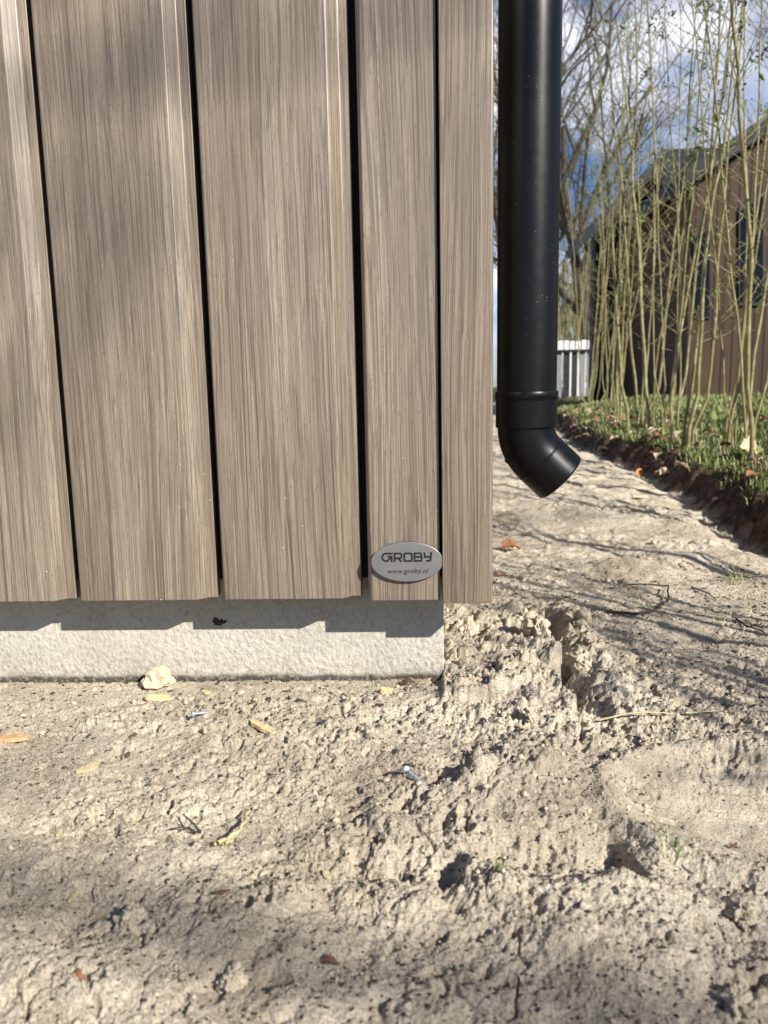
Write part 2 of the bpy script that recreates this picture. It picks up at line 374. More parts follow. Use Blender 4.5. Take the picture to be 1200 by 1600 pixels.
dirt = N.math('MULTIPLY', N.ramp(sep.outputs[2], (.008, .85), (.055, 0.0)), N.ramp(N.noise(120, 5, .7), (.50, 0.0), (.60, 1.0)))
c = N.mix(dirt, c, (.30, .25, .18))
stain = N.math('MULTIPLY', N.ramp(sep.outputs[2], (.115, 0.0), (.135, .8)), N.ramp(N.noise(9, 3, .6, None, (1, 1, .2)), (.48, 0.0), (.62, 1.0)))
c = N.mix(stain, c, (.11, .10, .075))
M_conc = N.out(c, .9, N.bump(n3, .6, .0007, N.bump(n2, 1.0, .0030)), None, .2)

M_steel = NT('brushed_steel'); _n = M_steel.noise(1, 2, .5, None, (30, 30, 900)); _b = M_steel.noise(40, 3, .5)
M_steel = M_steel.out(M_steel.mix(.6, (.36, .36, .355), M_steel.ramp(_b, (.3, .85), (.7, 1.1)), 'MULTIPLY'), M_steel.ramp(_n, (.3, .34), (.7, .46)), M_steel.bump(_n, .08, .00002), .85, .5)
M_ink = simple('black_ink', (.008, .008, .008), .5, .1)
M_zinc = simple('zinc_screw', (.55, .62, .68), .35, .2, 300, .7)
M_yel = NT('pale_timber'); _n = M_yel.noise(1, 3, .6, None, (90, 500, 500))
M_yel = M_yel.out(M_yel.ramp(_n, (.3, (.50, .35, .16)), (.6, (.74, .56, .31))), .7, M_yel.bump(_n, .5, .0006), None, .3)
M_chunk = NT('split_timber'); _n = M_chunk.noise(1, 4, .65, None, (60, 320, 320))
M_chunk = M_chunk.out(M_chunk.ramp(_n, (.3, (.42, .30, .17)), (.6, (.74, .62, .42))), .8, M_chunk.bump(_n, .9, .0015), None, .3)
M_twig = simple('dead_twig', (.055, .043, .034), .8, .4, 200)
M_straw = simple('dry_straw', (.50, .42, .24), .6, .25, 300)
M_leafb = simple('dead_leaf_brown', (.27, .12, .055), .6, .35, 90)
M_leafp = simple('dead_leaf_pale', (.52, .40, .27), .65, .2, 90)
M_leafd = simple('dead_leaf_dark', (.13, .065, .038), .6, .35, 90)
M_stem = NT('privet_bark'); _n = M_stem.noise(30, 4, .6); _m = M_stem.noise(300, 3, .6)
_c = M_stem.mix(.6, M_stem.ramp(_n, (.3, (.15, .138, .048)), (.5, (.235, .212, .088)), (.7, (.37, .325, .19))), M_stem.ramp(_m, (.3, .7), (.7, 1.1)), 'MULTIPLY')
M_stem = M_stem.out(_c, .6, M_stem.bump(_m, .4, .0008), None, .4)
M_bark = simple('tree_bark', (.062, .052, .036), .85, .4, 8, bump=.8, bd=.01)
M_farbark = simple('twig_bark', (.115, .095, .065), .85, .3, 6)
M_bud = NT('fresh_leaf'); _n = M_bud.noise(40, 3, .5); M_bud = M_bud.out(M_bud.ramp(_n, (.3, (.10, .17, .03)), (.7, (.24, .32, .07))), .45, None, None, .4)
M_bud.node_tree.nodes['Principled BSDF'].inputs['Transmission Weight'].default_value = 0
M_berry = simple('black_berry', (.010, .010, .016), .35, .2)
M_grass = NT('grass_blade'); _n = M_grass.noise(14, 4, .6); _m = M_grass.noise(160, 2, .5)
_c = M_grass.mix(M_grass.ramp(_m, (.46, 0.0), (.55, .9)), M_grass.ramp(_n, (.3, (.075, .15, .018)), (.55, (.17, .30, .035)), (.75, (.34, .40, .08))), (.42, .36, .21))
M_grass = M_grass.out(_c, .5, None, None, .35)

def clad_mat(name, col, pitch):
    N = NT(name); sep = N.n('ShaderNodeSeparateXYZ'); N.l(N.tc.outputs['Object'], sep.inputs[0])
    s_ = N.math('FRACT', N.math('DIVIDE', sep.outputs[0], pitch)); gap = N.math('LESS_THAN', s_, .14)
    n = N.noise(1, 3, .6, None, (24, 24, 1.5)); c = N.ramp(n, (.3, tuple(v*.7 for v in col)), (.7, tuple(v*1.25 for v in col)))
    c = N.mix(gap, c, tuple(v*.25 for v in col)); h = N.math('SUBTRACT', 1, gap)
    return N.out(c, .7, N.bump(h, 1, .02), None, .2)
M_clad = clad_mat('brown_cladding', (.062, .038, .023), .09)
M_dwall = clad_mat('dark_cladding', (.030, .031, .030), .14)
M_roof = simple('slate_grey_roof', (.014, .0155, .019), .65, .25, 3, spec=.3)
M_frame = simple('black_frame', (.008, .008, .009), .4, .1)
M_glass = simple('dark_glass', (.004, .005, .006), .15, .1, 4, spec=.25, bump=0)
M_white = simple('white_paint', (.78, .78, .76), .5, .06, 5)
M_picket_shade = simple('picket_shade_grey', (.20, .21, .22), .6, .15, 5)  # grey tone of the lower pickets in shade, put into the colour

# ------------------------------------------------------------------ ground sheet
def make_ground():
    d = [.36]
    while d[-1] < 14: d.append(d[-1]*1.0026)
    yf = np.array(d)-CAM_D
    y = np.concatenate([[-400, -120, -40, -15, -6, -3, -1.8, -1.3, -1.0, -.85, -.75, -.68], yf, [14, 16, 19, 24, 32, 50, 90, 200, 600, 1500]])
    tc_ = np.linspace(-.60, .60, 700)
    side = np.array([.605, .615, .63, .65, .68, .72, .77, .83, .9, 1, 1.15, 1.35, 1.6, 2, 2.6, 3.6, 6, 12, 30, 80, 300, 1200])
    t = np.concatenate([-side[::-1], tc_, side])
    w = np.maximum(.36, y+CAM_D)
    X = t[None, :]*w[:, None] - .0394*(y+CAM_D)[:, None]*(np.abs(t) < 3)[None, :]
    Y = np.repeat(y[:, None], len(t), 1)
    X = np.clip(X, -3000, 3000)
    z, u, bk = ground(X.ravel(), Y.ravel(), True)
    ny, nx = X.shape
    V = np.stack([X.ravel(), Y.ravel(), z], -1)
    i = (np.arange(ny-1)[:, None]*nx+np.arange(nx-1)[None, :]).ravel()
    F = np.stack([i, i+1, i+nx+1, i+nx], -1)
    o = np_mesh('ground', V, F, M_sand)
    e = .03*fbm(X.ravel()*20, Y.ravel()*20, 71, 3)
    soil_shade = ss(-.035, .02, u+e)
    turfv = ss(.085, .14, u+e+.02)*ss(-.35, -.05, fbm(X.ravel()*6, Y.ravel()*6, 72, 3))
    # under the cladding the dark of the gap is painted in with the soil colour
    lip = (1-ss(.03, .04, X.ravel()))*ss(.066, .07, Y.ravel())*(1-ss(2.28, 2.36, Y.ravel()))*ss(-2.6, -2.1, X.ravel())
    soil_shade = np.maximum(soil_shade, lip*.9)
    for nm, a in (('soil', soil_shade), ('turf', turfv)):
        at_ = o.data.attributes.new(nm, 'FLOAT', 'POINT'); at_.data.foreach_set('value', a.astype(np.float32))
    tag(o, 'trodden pale sand with a dug edge and a grassy verge', kind='structure')
    return o
make_ground()

# ------------------------------------------------------------------ the building
X0, ZB, ZT = -.440, .138, 2.35
shed = empty('timber_clad_building', (0, 0, 0))
tag(shed, 'building corner clad in grey brown wood grain boards on a pale concrete plinth', 'building')
def board_profile():
    w = .19; g = .0097
    return [(0, .004), (.0025, 0), (.1555, 0), (.1685, .0125), (w-g, .0128), (w-g, .030), (.004, .030), (0, .026)]
first = extr('cladding_board', board_profile(), ZB, ZT, M_wood, shed, .0013, 3)
first.location = (X0, 0, 0)
boards = [first]
for k in range(1, 2+9):
    o = first.copy(); COL.objects.link(o); o.parent = shed
    o.location = (X0+.19*(k if k < 2 else 1-k), 0, 0) ; boards.append(o)
BX0 = X0+.38
pb = extr('cladding_board', [(BX0, .002), (BX0+.004, -.004), (.0322, -.004), (.0322, .028), (BX0, .028)], ZB-.002, ZT, M_wood, shed, .0012, 2)
# corner trim: an L that wraps the corner
extr('corner_trim', [(.0352, -.0115), (.0965, -.0115), (.0985, -.0095), (.0985, .062), (.0885, .062), (.0885, .004), (.0352, .004)], ZB-.004, ZT, M_trim, shed, .0012, 2)
# side wall boards facing +x
def side_profile():
    w = .19; g = .0097
    return [(0, .004), (.0025, 0), (.1555, 0), (.1685, .0125), (w-g, .0128), (w-g, .030), (.004, .030), (0, .026)]
for k in range(12):
    o = first.copy(); COL.objects.link(o); o.parent = shed; o.rotation_euler = (0, 0, R(90)); o.location = (.092, .066+.19*k, 0)
box('wall_core', -2.15, .060, .033, 2.35, ZB+.02, ZT-.002, M_core, shed)
# plinth
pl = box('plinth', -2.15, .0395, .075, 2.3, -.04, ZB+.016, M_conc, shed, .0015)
rs = random.Random(5)
def blob(name, loc, r, mat, parent=None, seed=0, flat=1.0, sub=3, amp=.35, fr=1.6, sc=(1, 1, 1)):
    import bmesh
    bm = bmesh.new(); bmesh.ops.create_icosphere(bm, subdivisions=sub, radius=1)
    P = np.array([v.co[:] for v in bm.verts]); q = P+seed*3.7
    n = fbm(q[:, 0]*fr+q[:, 2]*.7, q[:, 1]*fr-q[:, 2]*.9, seed, 4, .55)+fbm(q[:, 2]*fr, q[:, 0]*fr+q[:, 1], seed+5, 3)+(.35*(.5-np.abs(fbm(q[:, 0]*fr*3+q[:, 2]*2, q[:, 1]*fr*3-q[:, 2]*3, seed+9, 3, .7)*2)) if sub > 4 else 0)
    P = P*(1+amp*n)[:, None]*np.array([sc[0], sc[1], sc[2]*flat])*r
    for v, p in zip(bm.verts, P): v.co = p
    me = bpy.data.meshes.new(name); bm.to_mesh(me); bm.free()
    o = link_me(name, me, mat, parent, True); o.location = loc; return o
p = at(343, 972, .075)
blob('dirt_splash', (p.x, .0747, p.z), .0065, simple('mud', (.055, .038, .026), .9, .5, 400, bump=.8, bd=.002), shed, 3, .6, 3, 1.1, 3.4, (1, .12, 1))

# nameplate
def ellipse(rx, rz, n=96): return [(rx*math.cos(2*math.pi*i/n), rz*math.sin(2*math.pi*i/n)) for i in range(n)]
def plate(name, pts, y0, y1, mat, parent, b=0):
    n = len(pts); v = [(x, y0, z) for x, z in pts]+[(x, y1, z) for x, z in pts]
    f = [tuple(range(n)), tuple(range(2*n-1, n-1, -1))]+[(i, n+i, n+(i+1) % n, (i+1) % n) for i in range(n)]
    o = link_mesh(name, v, f, mat, parent)
    if b: bev(o, b)
    return o
NPX, NPZ = -.0095, .1885
npe = empty('nameplate', (NPX, -.004, NPZ)); npe.parent = shed
npe['label'] = 'oval brushed metal maker plate with black lettering'
plate('backing', ellipse(.0450, .0253), -.0046, -.0002, M_ink, npe)
plate('metal_face', ellipse(.0456, .0258), -.0060, -.00465, M_steel, npe, .0005)
U = .0456/442.0
def stroke(pts, w, closed=False):
    """thick polyline in the xz plane -> quads with square joints"""
    V, F = [], []
    pts = [((x-612)*U, (385-y)*U) for x, y in pts]; n = len(pts)
    rng = range(n) if closed else range(n-1)
    def nrm(a, b):
        dx, dy = b[0]-a[0], b[1]-a[1]; l = math.hypot(dx, dy); return (-dy/l, dx/l)
    L_, R_ = [], []
    for i in range(n):
        ns = []
        if closed or i > 0: ns.append(nrm(pts[i-1], pts[i]))
        if closed or i < n-1: ns.append(nrm(pts[i], pts[(i+1) % n]))
        mx_, my_ = sum(a[0] for a in ns), sum(a[1] for a in ns); l = math.hypot(mx_, my_); mx_, my_ = mx_/l, my_/l
        k = 1/max(.4, mx_*ns[0][0]+my_*ns[0][1])
        L_.append((pts[i][0]+mx_*w*k/2, pts[i][1]+my_*w*k/2)); R_.append((pts[i][0]-mx_*w*k/2, pts[i][1]-my_*w*k/2))
    return L_, R_, closed
def letter_mesh(name, strokes, y, mat, parent, w):
    V, F = [], []
    for st in strokes:
        closed = st[0] == 'c'; pts = st[1]
        L_, R_, cl = stroke(pts, w, closed); n = len(pts); b = len(V)
        V += [(a[0], y-.00012*(strokes.index(st)+1)*.3, a[1]) for a in L_+R_]
        for i in (range(n) if closed else range(n-1)):
            j = (i+1) % n; F.append((b+i, b+j, b+n+j, b+n+i))
    return link_mesh(name, V, F, mat, parent)
logo = [('o', [(437, 279), (348, 279), (322, 290), (308, 312), (308, 340), (322, 362), (348, 374), (366, 374), (420, 322)]), ('o', [(372, 316), (434, 316)]), ('o', [(424, 308), (424, 386)]),
        ('o', [(460, 386), (460, 279), (532, 279), (544, 290), (544, 327), (532, 338), (464, 338)]), ('o', [(500, 338), (548, 386)]),
        ('c', [(586, 279), (664, 279), (672, 287), (672, 366), (664, 374), (586, 374), (578, 366), (578, 287)]),
        ('c', [(704, 279), (778, 279), (786, 287), (786, 318), (792, 326), (792, 366), (784, 374), (704, 374)]), ('o', [(706, 325), (786, 325)]),
        ('o', [(824, 269), (832, 325), (902, 325)]), ('o', [(911, 266), (899, 366), (890, 374), (846, 374)])]
letter_mesh('logo_lettering', logo, -.0061, M_ink, npe, 23*U)
cu = bpy.data.curves.new('url', 'FONT'); cu.body = 'www.groby.nl'; cu.size = .0086; cu.shear = .25; cu.extrude = .00005; cu.space_character = 1.08; cu.offset = .00006
to = bpy.data.objects.new('tmp_text', cu); COL.objects.link(to); bpy.context.view_layer.update()
me = bpy.data.meshes.new_from_object(to.evaluated_get(bpy.context.evaluated_depsgraph_get())); bpy.data.objects.remove(to)
P = np.array([v.co[:] for v in me.vertices]); wd = P[:, 0].max()-P[:, 0].min(); sc = 505*U/wd
for v in me.vertices: v.co = ((v.co.x-P[:, 0].min())*sc-(612-370)*U, -.0062-v.co.z, v.co.y*sc-(528-385)*U)
link_me('web_address', me, M_ink, npe)

# downpipe
PX, PY, PR = .155, .100, .040
dp = empty('downpipe', (PX, PY, .25)); dp.parent = shed
dp['label'] = 'black plastic rainwater downpipe ending in an angled outlet'
def lathe_path(name, path, mat, parent, sides=64, cap=False):
    """rings: (centre, axis, radius) list"""
    V, F = [], []
    for c, a, r in path:
        a = Vector(a).normalized(); e1 = Vector((0, 1, 0)); e2 = a.cross(e1).normalized()
        for k in range(sides):
            t = 2*math.pi*k/sides; V.append(Vector(c)+(e1*math.cos(t)+e2*math.sin(t))*r)
    for i in range(len(path)-1):
        for k in range(sides):
            k2 = (k+1) % sides; F.append((i*sides+k, i*sides+k2, (i+1)*sides+k2, (i+1)*sides+k))
    o = link_mesh(name, V, F, mat, parent, True)
    return o
zo = .25
def rel(z): return z-zo
Zd = (0, 0, -1)
o = lathe_path('pipe', [((0, 0, rel(2.3)), Zd, PR), ((0, 0, rel(1.2)), Zd, PR), ((0, 0, rel(.362)), Zd, PR), ((0, 0, rel(.36)), Zd, PR), ((0, 0, rel(.36)), Zd, PR-.003)], M_black, dp)
zc0, zc1 = .3985, .3500
o = lathe_path('socket', [((0, 0, rel(zc0)), Zd, PR+.0003), ((0, 0, rel(zc0+.0004)), Zd, PR+.0016), ((0, 0, rel(zc0-.0006)), Zd, PR+.0024), ((0, 0, rel(zc0-.0102)), Zd, PR+.0024), ((0, 0, rel(zc0-.0112)), Zd, PR+.0015),
    ((0, 0, rel(zc0-.0120)), Zd, PR+.0014), ((0, 0, rel(zc0-.0130)), Zd, PR+.0014), ((0, 0, rel(zc1+.002)), Zd, PR+.0014), ((0, 0, rel(zc1+.001)), Zd, PR+.0014), ((0, 0, rel(zc1)), Zd, PR+.0008), ((0, 0, rel(zc1)), Zd, PR-.003)], M_black, dp)
Rb = .058; path = [((0, 0, rel(zc1+.003)), Zd, PR-.0012), ((0, 0, rel(zc1+.001)), Zd, PR-.0012)]
for i in range(13):
    a = R(46)*i/12
    path.append((((Rb-Rb*math.cos(a)), 0, rel(zc1)-Rb*math.sin(a)), (math.sin(a), 0, -math.cos(a)), PR-.0012))
ex, ez = path[-1][0][0], path[-1][0][2]; ax = Vector((math.sin(R(46)), 0, -math.cos(R(46))))
for s_, r in ((.0015, PR-.0012), (.0022, PR-.0004), (.0034, PR-.0004), (.0040, PR-.0010), (.0046, PR-.0010), (.039, PR-.0010), (.040, PR-.0010), (.0415, PR-.002), (.0412, PR-.0038), (.02, PR-.0040), (-.03, PR-.0040)):
    path.append(((ex+ax.x*s_, 0, ez+ax.z*s_), tuple(ax), r))
o = lathe_path('elbow', path, M_black, dp)
# faint moulded marks on the socket
V, F = [], []
rs = random.Random(2)
for row, n in ((.382, 9), (.3765, 7), (.371, 8)):
    for k in range(n):
        a = R(-112+k*6+rs.uniform(-1, 1)); ln = R(rs.choice((1.6, 2.6, 3.4))); r = PR+.0018
        b_ = len(V)
        for aa in (a, a+ln):
            for zz in (row, row+.0012): V.append((math.cos(aa)*r, math.sin(aa)*r, rel(zz)))
        F.append((b_, b_+2, b_+3, b_+1))
link_mesh('moulded_marks', V, F, M_black, dp)
# clip high on the wall
lathe_path('pipe_clip', [((0, 0, rel(1.42)), Zd, PR+.0005), ((0, 0, rel(1.42)), Zd, PR+.003), ((0, 0, rel(1.395)), Zd, PR+.003), ((0, 0, rel(1.395)), Zd, PR+.0005)], M_black, dp)

# ------------------------------------------------------------------ litter on the sand
def chip(name, px, py, length, w, th, rz, mat, label, cat, group=None, tilt=0, seed=1, jag=.35, z=None):
    p = atz(px, py, 0.004); rr = random.Random(seed)
    n = 9; V, F = [], []
    up, dn = [], []
    for i in range(n):
        x = -length/2+length*i/(n-1); k = 1-.75*abs(2*i/(n-1)-1)**4; k *= 1+rr.uniform(-jag, jag)*.5
        up.append((x+rr.uniform(-1, 1)*length*.02, w/2*k)); dn.append((x+rr.uniform(-1, 1)*length*.02, -w/2*k*(1+rr.uniform(-jag, jag)*.4)))
    ring = up+dn[::-1]; m = len(ring)
    zt = [th*(.75+rr.uniform(0, .45)) for _ in ring]
    V = [(x, y, 0) for x, y in ring]+[(x*.96, y*.86, zt[i]) for i, (x, y) in enumerate(ring)]
    F = [(i, (i+1) % m, m+(i+1) % m, m+i) for i in range(m)]
    for i in range(n-1): F.append((m+i, m+i+1, 2*m-2-i, 2*m-1-i)); F.append((i+1, i, m-1-i, m-2-i))
    o = link_mesh(name, V, F, mat); zz = gtop(p.x, p.y, .008) if z is None else z
    o.location = (p.x, p.y, zz+.0005); o.rotation_euler = (R(tilt), R(tilt*.6), R(rz)); tag(o, label, cat, group); return o
chip('wood_chip', 412, 1139, .046, .0105, .004, -38, M_yel, 'long pale yellow wood splinter lying alone on the sand', 'wood chip', None, 6, 3)
def split_block(name, px, py, dims, rz, mat, seed):
    import bmesh
    bm = bmesh.new(); bmesh.ops.create_cube(bm, size=1); bmesh.ops.subdivide_edges(bm, edges=bm.edges[:], cuts=6, use_grid_fill=True)
    P = np.array([v.co[:] for v in bm.verts]); q_ = P*np.array([3.0, 5.0, 5.0])+seed
    n = np.stack([fbm(q_[:, 1]+q_[:, 2]*.7, q_[:, 2]-q_[:, 0]*.3, seed+k, 3, .6) for k in range(3)], -1)
    P = P*(1-.22*np.abs(P[:, [1, 2, 0]])**2)+n*np.array([.42, .22, .26]); P[:, 0] += P[:, 2]*.25
    for v, w in zip(bm.verts, P*np.array(dims)): v.co = w
    me = bpy.data.meshes.new(name); bm.to_mesh(me); bm.free(); o = link_me(name, me, mat); p = atz(px, py)
    o.location = (p.x, p.y, gz(p.x, p.y)+dims[2]*.42); o.rotation_euler = (.1, -.12, rz); return o
o = blob('wood_chunk', (0, 0, 0), .0165, M_chunk, None, 8, .78, 3, .60, 1.7, (1.15, .75, 1)); o.data.polygons.foreach_set('use_smooth', [False]*len(o.data.polygons)); p = atz(248, 1074); o.location = (p.x, p.y, gz(p.x, p.y)+.010)
tag(o, 'rough broken lump of pale timber against the foot of the plinth', 'wood chunk')
chip('wood_chip', 246, 1091, .034, .011, .004, 14, M_yel, 'small yellow splinter just in front of the broken timber lump', 'wood chip', None, 12, 5)
chip('wood_chip', 12, 1160, .050, .014, .004, 8, simple('orange_wood', (.48, .30, .15), .8, .3, 150), 'orange brown bark sliver at the left edge of the sand', 'wood chip', None, 5, 7)
chip('wood_chip', 137, 1205, .030, .009, .003, 62, M_straw, 'thin tan wood sliver standing slantwise left of the twigs', 'wood chip', None, 14, 9)
chip('wood_chip', 603, 1082, .020, .011, .005, 35, M_yel, 'tiny yellow crumb of wood near the plinth corner', 'wood chip', None, 18, 11)
chip('wood_chip', 323, 1082, .010, .006, .003, 20, M_yel, 'very small yellow wood crumb right of the timber lump', 'wood chip', None, 10, 12)
chip('wood_chip', 1165-165, 790, .075, .020, .006, 30, M_leafp, 'long pale strip of wood at the foot of the dug verge', 'wood chip', None, 8, 13)
chip('wood_chip', 1015, 766, .045, .014, .006, -30, M_leafp, 'short whitish wood scrap against the dark soil edge', 'wood chip', None, 14, 14)
def screw(px, py, L_, rz, label, hr=.0042, sr=.0017, tilt=2):
    p = atz(px, py, .003); e = empty('screw', (p.x, p.y, 0), R(rz)); tag(e, label, 'screw'); c_ = (p.x+math.cos(R(rz))*L_/2, p.y+math.sin(R(rz))*L_/2); e.location.z = gtop(c_[0], c_[1], L_*.4)+.0028; e.rotation_euler = (0, R(tilt), R(rz))
    n = 60; V, F = [], []; sd = 10; prof = []
    for i in range(n+1):
        x = L_*i/n; r = sr*(1+.28*(1 if (i % 4) < 2 else -.6)); r *= 1 if i < n-6 else max(.1, (n-i)/6); prof.append((x, r if i > 8 else sr*.9))
    for x, r in prof:
        for k in range(sd): V.append((x, r*math.cos(2*math.pi*k/sd), r*math.sin(2*math.pi*k/sd)))
    for i in range(n):
        for k in range(sd): k2 = (k+1) % sd; F.append((i*sd+k, i*sd+k2, (i+1)*sd+k2, (i+1)*sd+k))
    link_mesh('shank', V, F, M_zinc, e, True)
    V, F = [], []; sd = 16; pr = [(-.0016, .0004), (-.0016, hr*.9), (-.0008, hr), (.0004, hr), (.0024, sr), (.003, sr)]
    for x, r in pr:
        for k in range(sd): V.append((x, r*math.cos(2*math.pi*k/sd), r*math.sin(2*math.pi*k/sd)))
    for i in range(len(pr)-1):
        for k in range(sd): k2 = (k+1) % sd; F.append((i*sd+k, i*sd+k2, (i+1)*sd+k2, (i+1)*sd+k))
    F.append(tuple(range(sd))[::-1]); link_mesh('head', V, F, M_zinc, e)
    return e
screw(636, 1226, .040, -60, 'long bluish zinc screw lying on the open sand')
screw(303, 1131, .018, 22, 'short silver screw lying near the wood splinter', .0042, .0014)
def twig(name, pts, r, mat, label, cat, group=None, sides=6, lift=.004, branches=()):
    def P(q):
        out = []
        for px, py, *h in q:
            w = atz(px, py, .004); out.append((w.x, w.y, gtop(w.x, w.y)+lift*.7+(h[0] if h else 0)))
        return np.array(out)
    def dens(A):
        n = len(A); t = np.linspace(0, n-1, n*4); return np.stack([np.interp(t, range(n), A[:, k]) for k in range(3)], -1)+np.random.RandomState(3).randn(n*4, 3)*r*.25
    pol = []
    for q, rr in [(pts, r)]+list(branches):
        A = dens(P(q)); pol.append((A, np.linspace(rr, rr*.45, len(A))))
    V, F = tubes(pol, sides); c = V.mean(0); o = np_mesh(name, V-c, F, mat); o.location = c; tag(o, label, cat, group); return o
twig('twig', [(313, 1307, .002), (300, 1297, .006), (286, 1284, .008)], .0013, M_twig, 'thin dark forked twig, nearest to the frayed root', 'twig', branches=[([(313, 1307), (290, 1302, .002), (262, 1303)], .001)])
twig('root', [(338, 1345), (352, 1330, .004), (372, 1316, .006), (386, 1292, .006), (389, 1270, .002)], .0026, M_straw, 'pale frayed root curving up out of the sand', 'root', branches=[([(350, 1342), (362, 1330, .003), (372, 1316, .004)], .0018)])
twig('straw', [(935, 1133, .003), (990, 1133, .004), (1050, 1131, .002)], .0014, M_straw, 'straight dry straw stalk lying across the path', 'straw', branches=[([(1070, 1130, .002), (1130, 1128, .003)], .0012)])
twig('twig', [(948, 962), (985, 968, .003), (1020, 963, .004), (1045, 945, .006), (1043, 928, .008), (1010, 925, .004), (975, 924, .002)], .0028, M_twig, 'dark twig bent into a hook on the smooth sand', 'twig')
twig('twig', [(1150, 970), (1165, 984, .003), (1195, 995, .002)], .0022, M_twig, 'short dark twig at the right edge of the path', 'twig', branches=[([(1165, 984), (1190, 990, .01)], .0016)])
twig('twig', [(1080, 920), (1105, 929, .003), (1120, 938)], .0018, M_twig, 'little dark twig right of the hooked twig', 'twig')
twig('stick', [(1140, 700, .02), (1155, 712, .025), (1180, 728, .015), (1195, 733, .0)], .010, simple('dark_stick', (.022, .022, .02), .6), 'thick dark stick lying on the grass verge', 'stick')
def leaf(px, py, size, mat, label, rz=0, tilt=20, seed=0, Y=None, group=None, lobes=4):
    rr = random.Random(seed); p = atz(px, py, .003) if Y is None else at(px, py, Y)
    x, y = p.x, p.y; n = 22; V, F = [], []
    L2 = size/2
    for i in range(n+1):
        t = i/n; x_ = -L2+size*t; w = math.sin(math.pi*min(1, t*1.02)**.8)*.30*size*(1+.32*math.sin(t*lobes*2*math.pi+rr.random()*6))
        cz = .18*size*math.sin(t*math.pi*1.1)*(1+rr.uniform(-.1, .1))
        for s_ in (-1, -.5, 0, .5, 1): V.append((x_, w*s_, cz+abs(s_)**1.6*.16*size*rr.uniform(.8, 1.2)))
    for i in range(n):
        for k in range(4): a = i*5+k; F.append((a, a+1, a+6, a+5))
    o = link_mesh('dead_leaf', V, F, mat, None, True); o.location = (x, y, gz(x, y)+size*.10+(0.0 if Y is None else .006)); o.rotation_euler = (R(tilt), R(rr.uniform(-15, 15)), R(rz))
    m = o.modifiers.new('s', 'SOLIDIFY'); m.thickness = .0006
    tag(o, label, 'leaf', group); return o
leaf(797, 866, .055, M_leafb, 'orange brown curled leaf on the sand beside the corner board', 15, 20, 1)
leaf(783, 908, .022, M_leafb, 'tiny orange leaf fragment below the curled orange leaf', 40, 20, 2)
leaf(735, 985, .018, M_leafb, 'small reddish leaf scrap in the crumbly sand by the plinth corner', 10, 8, 3)
leaf(638, 1071, .020, M_leafd, 'small dark brown leaf tucked at the plinth corner', 0, 10, 4)
leaf(125, 1549, .012, M_leafb, 'small brown leaf fragment low on the left in the sand', 0, 10, 5)
leaf(515, 1514, .014, M_leafd, 'narrow brown leaf fragment in the foreground sand', 0, 5, 6)
leaf(1167, 690, .10, M_leafp, 'large pale lobed leaf at the foot of the right hand stems', 20, 60, 7, 1.85)
leaf(1118, 678, .085, M_leafp, 'pale tan leaf standing upright against a stem base', 80, 70, 8, 2.0)
leaf(1000, 742, .06, simple('orange_leaf', (.45, .18, .04), .6, .3, 90), 'orange leaf caught on the dark soil edge', 30, 40, 9, 2.3)
rs = random.Random(11); G = 'dead leaves scattered on the grass verge'
for k in range(95):
    y = rs.uniform(1.3, 5.5); x = 1.14+.06*(y-1.8)+rs.gauss(-.04, .12); x = max(x, float(bank_x(np.array([y]))[0])+.02)
    kk = rs.randrange(4); o = leaf(600, 1200, rs.uniform(.03, .07), (M_leafb, M_leafd, M_leafp, M_leafp)[kk], ('small reddish brown', 'small dark brown', 'small pale tan', 'small pale tan')[kk]+' curled dead leaf among others on the grass verge', rs.uniform(0, 360), rs.uniform(-30, 40), 20+k, None, G)
    o.location = (x, y, gz(x, y)+.018)

rs = random.Random(77)
for i in range(26):
    px, py = rs.choice([(rs.uniform(20, 640), rs.uniform(1075, 1180)), (rs.uniform(420, 620), rs.uniform(1070, 1100)), (rs.uniform(30, 1150), rs.uniform(1180, 1450)), (rs.uniform(800, 1150), rs.uniform(850, 1100))])
    dk = i % 3; chip('bark_flake', px, py, rs.uniform(.006, .016), rs.uniform(.003, .006), .0015, rs.uniform(0, 180), (M_twig, M_leafd, M_straw)[dk], ('tiny dark bark flake', 'tiny brown leaf crumb', 'tiny straw coloured sliver')[dk]+' lying loose on the sand', 'litter', 'tiny flakes of litter on the sand', rs.uniform(0, 20), 500+i)
# clods standing on the sand
rs = random.Random(4)
cl_specs = [(1018, 1155, .020, 'single pale sand clod standing right of the straw stalk'), (830, 1120, .014, 'rounded sand clod below the broken ridge'), (735, 1075, .012, 'small clod on the crust slab by the plinth corner'),
            (905, 985, .024, 'upright sand clod on the right side of the trench'), (920, 1040, .026, 'craggy sand lump beside the deepest part of the trench'), (820, 985, .024, 'jagged sand lump topping the left ridge'),
            (838, 1010, .018, 'small sand lump just below the jagged ridge lump'), (730, 985, .022, 'rounded sand lump right of the plinth edge'), (1160, 1410, .012, 'sand clod near the right edge below the smooth print'),
            (205, 1440, .012, 'lumpy sand clod in the left foreground'), (150, 1440, .010, 'pale clod left of the lumpy foreground clod'), (1150, 1560, .012, 'blurred clod in the lower right foreground'),
            (365, 1535, .009, 'little clod beside a dark pit in the foreground'), (1140, 1270, .0, '')]
for i, (px, py, r, lb) in enumerate(cl_specs):
    if not r: continue
    p = atz(px, py, .01); o = blob('sand_clod', (p.x, p.y, gz(p.x, p.y)+r*.05), r, M_clod, None, 30+i, .75, 5, .62, 2.6, (1, .8, 1))
    o.rotation_euler = (0, 0, rs.uniform(0, 6)); tag(o, lb, 'sand clod')
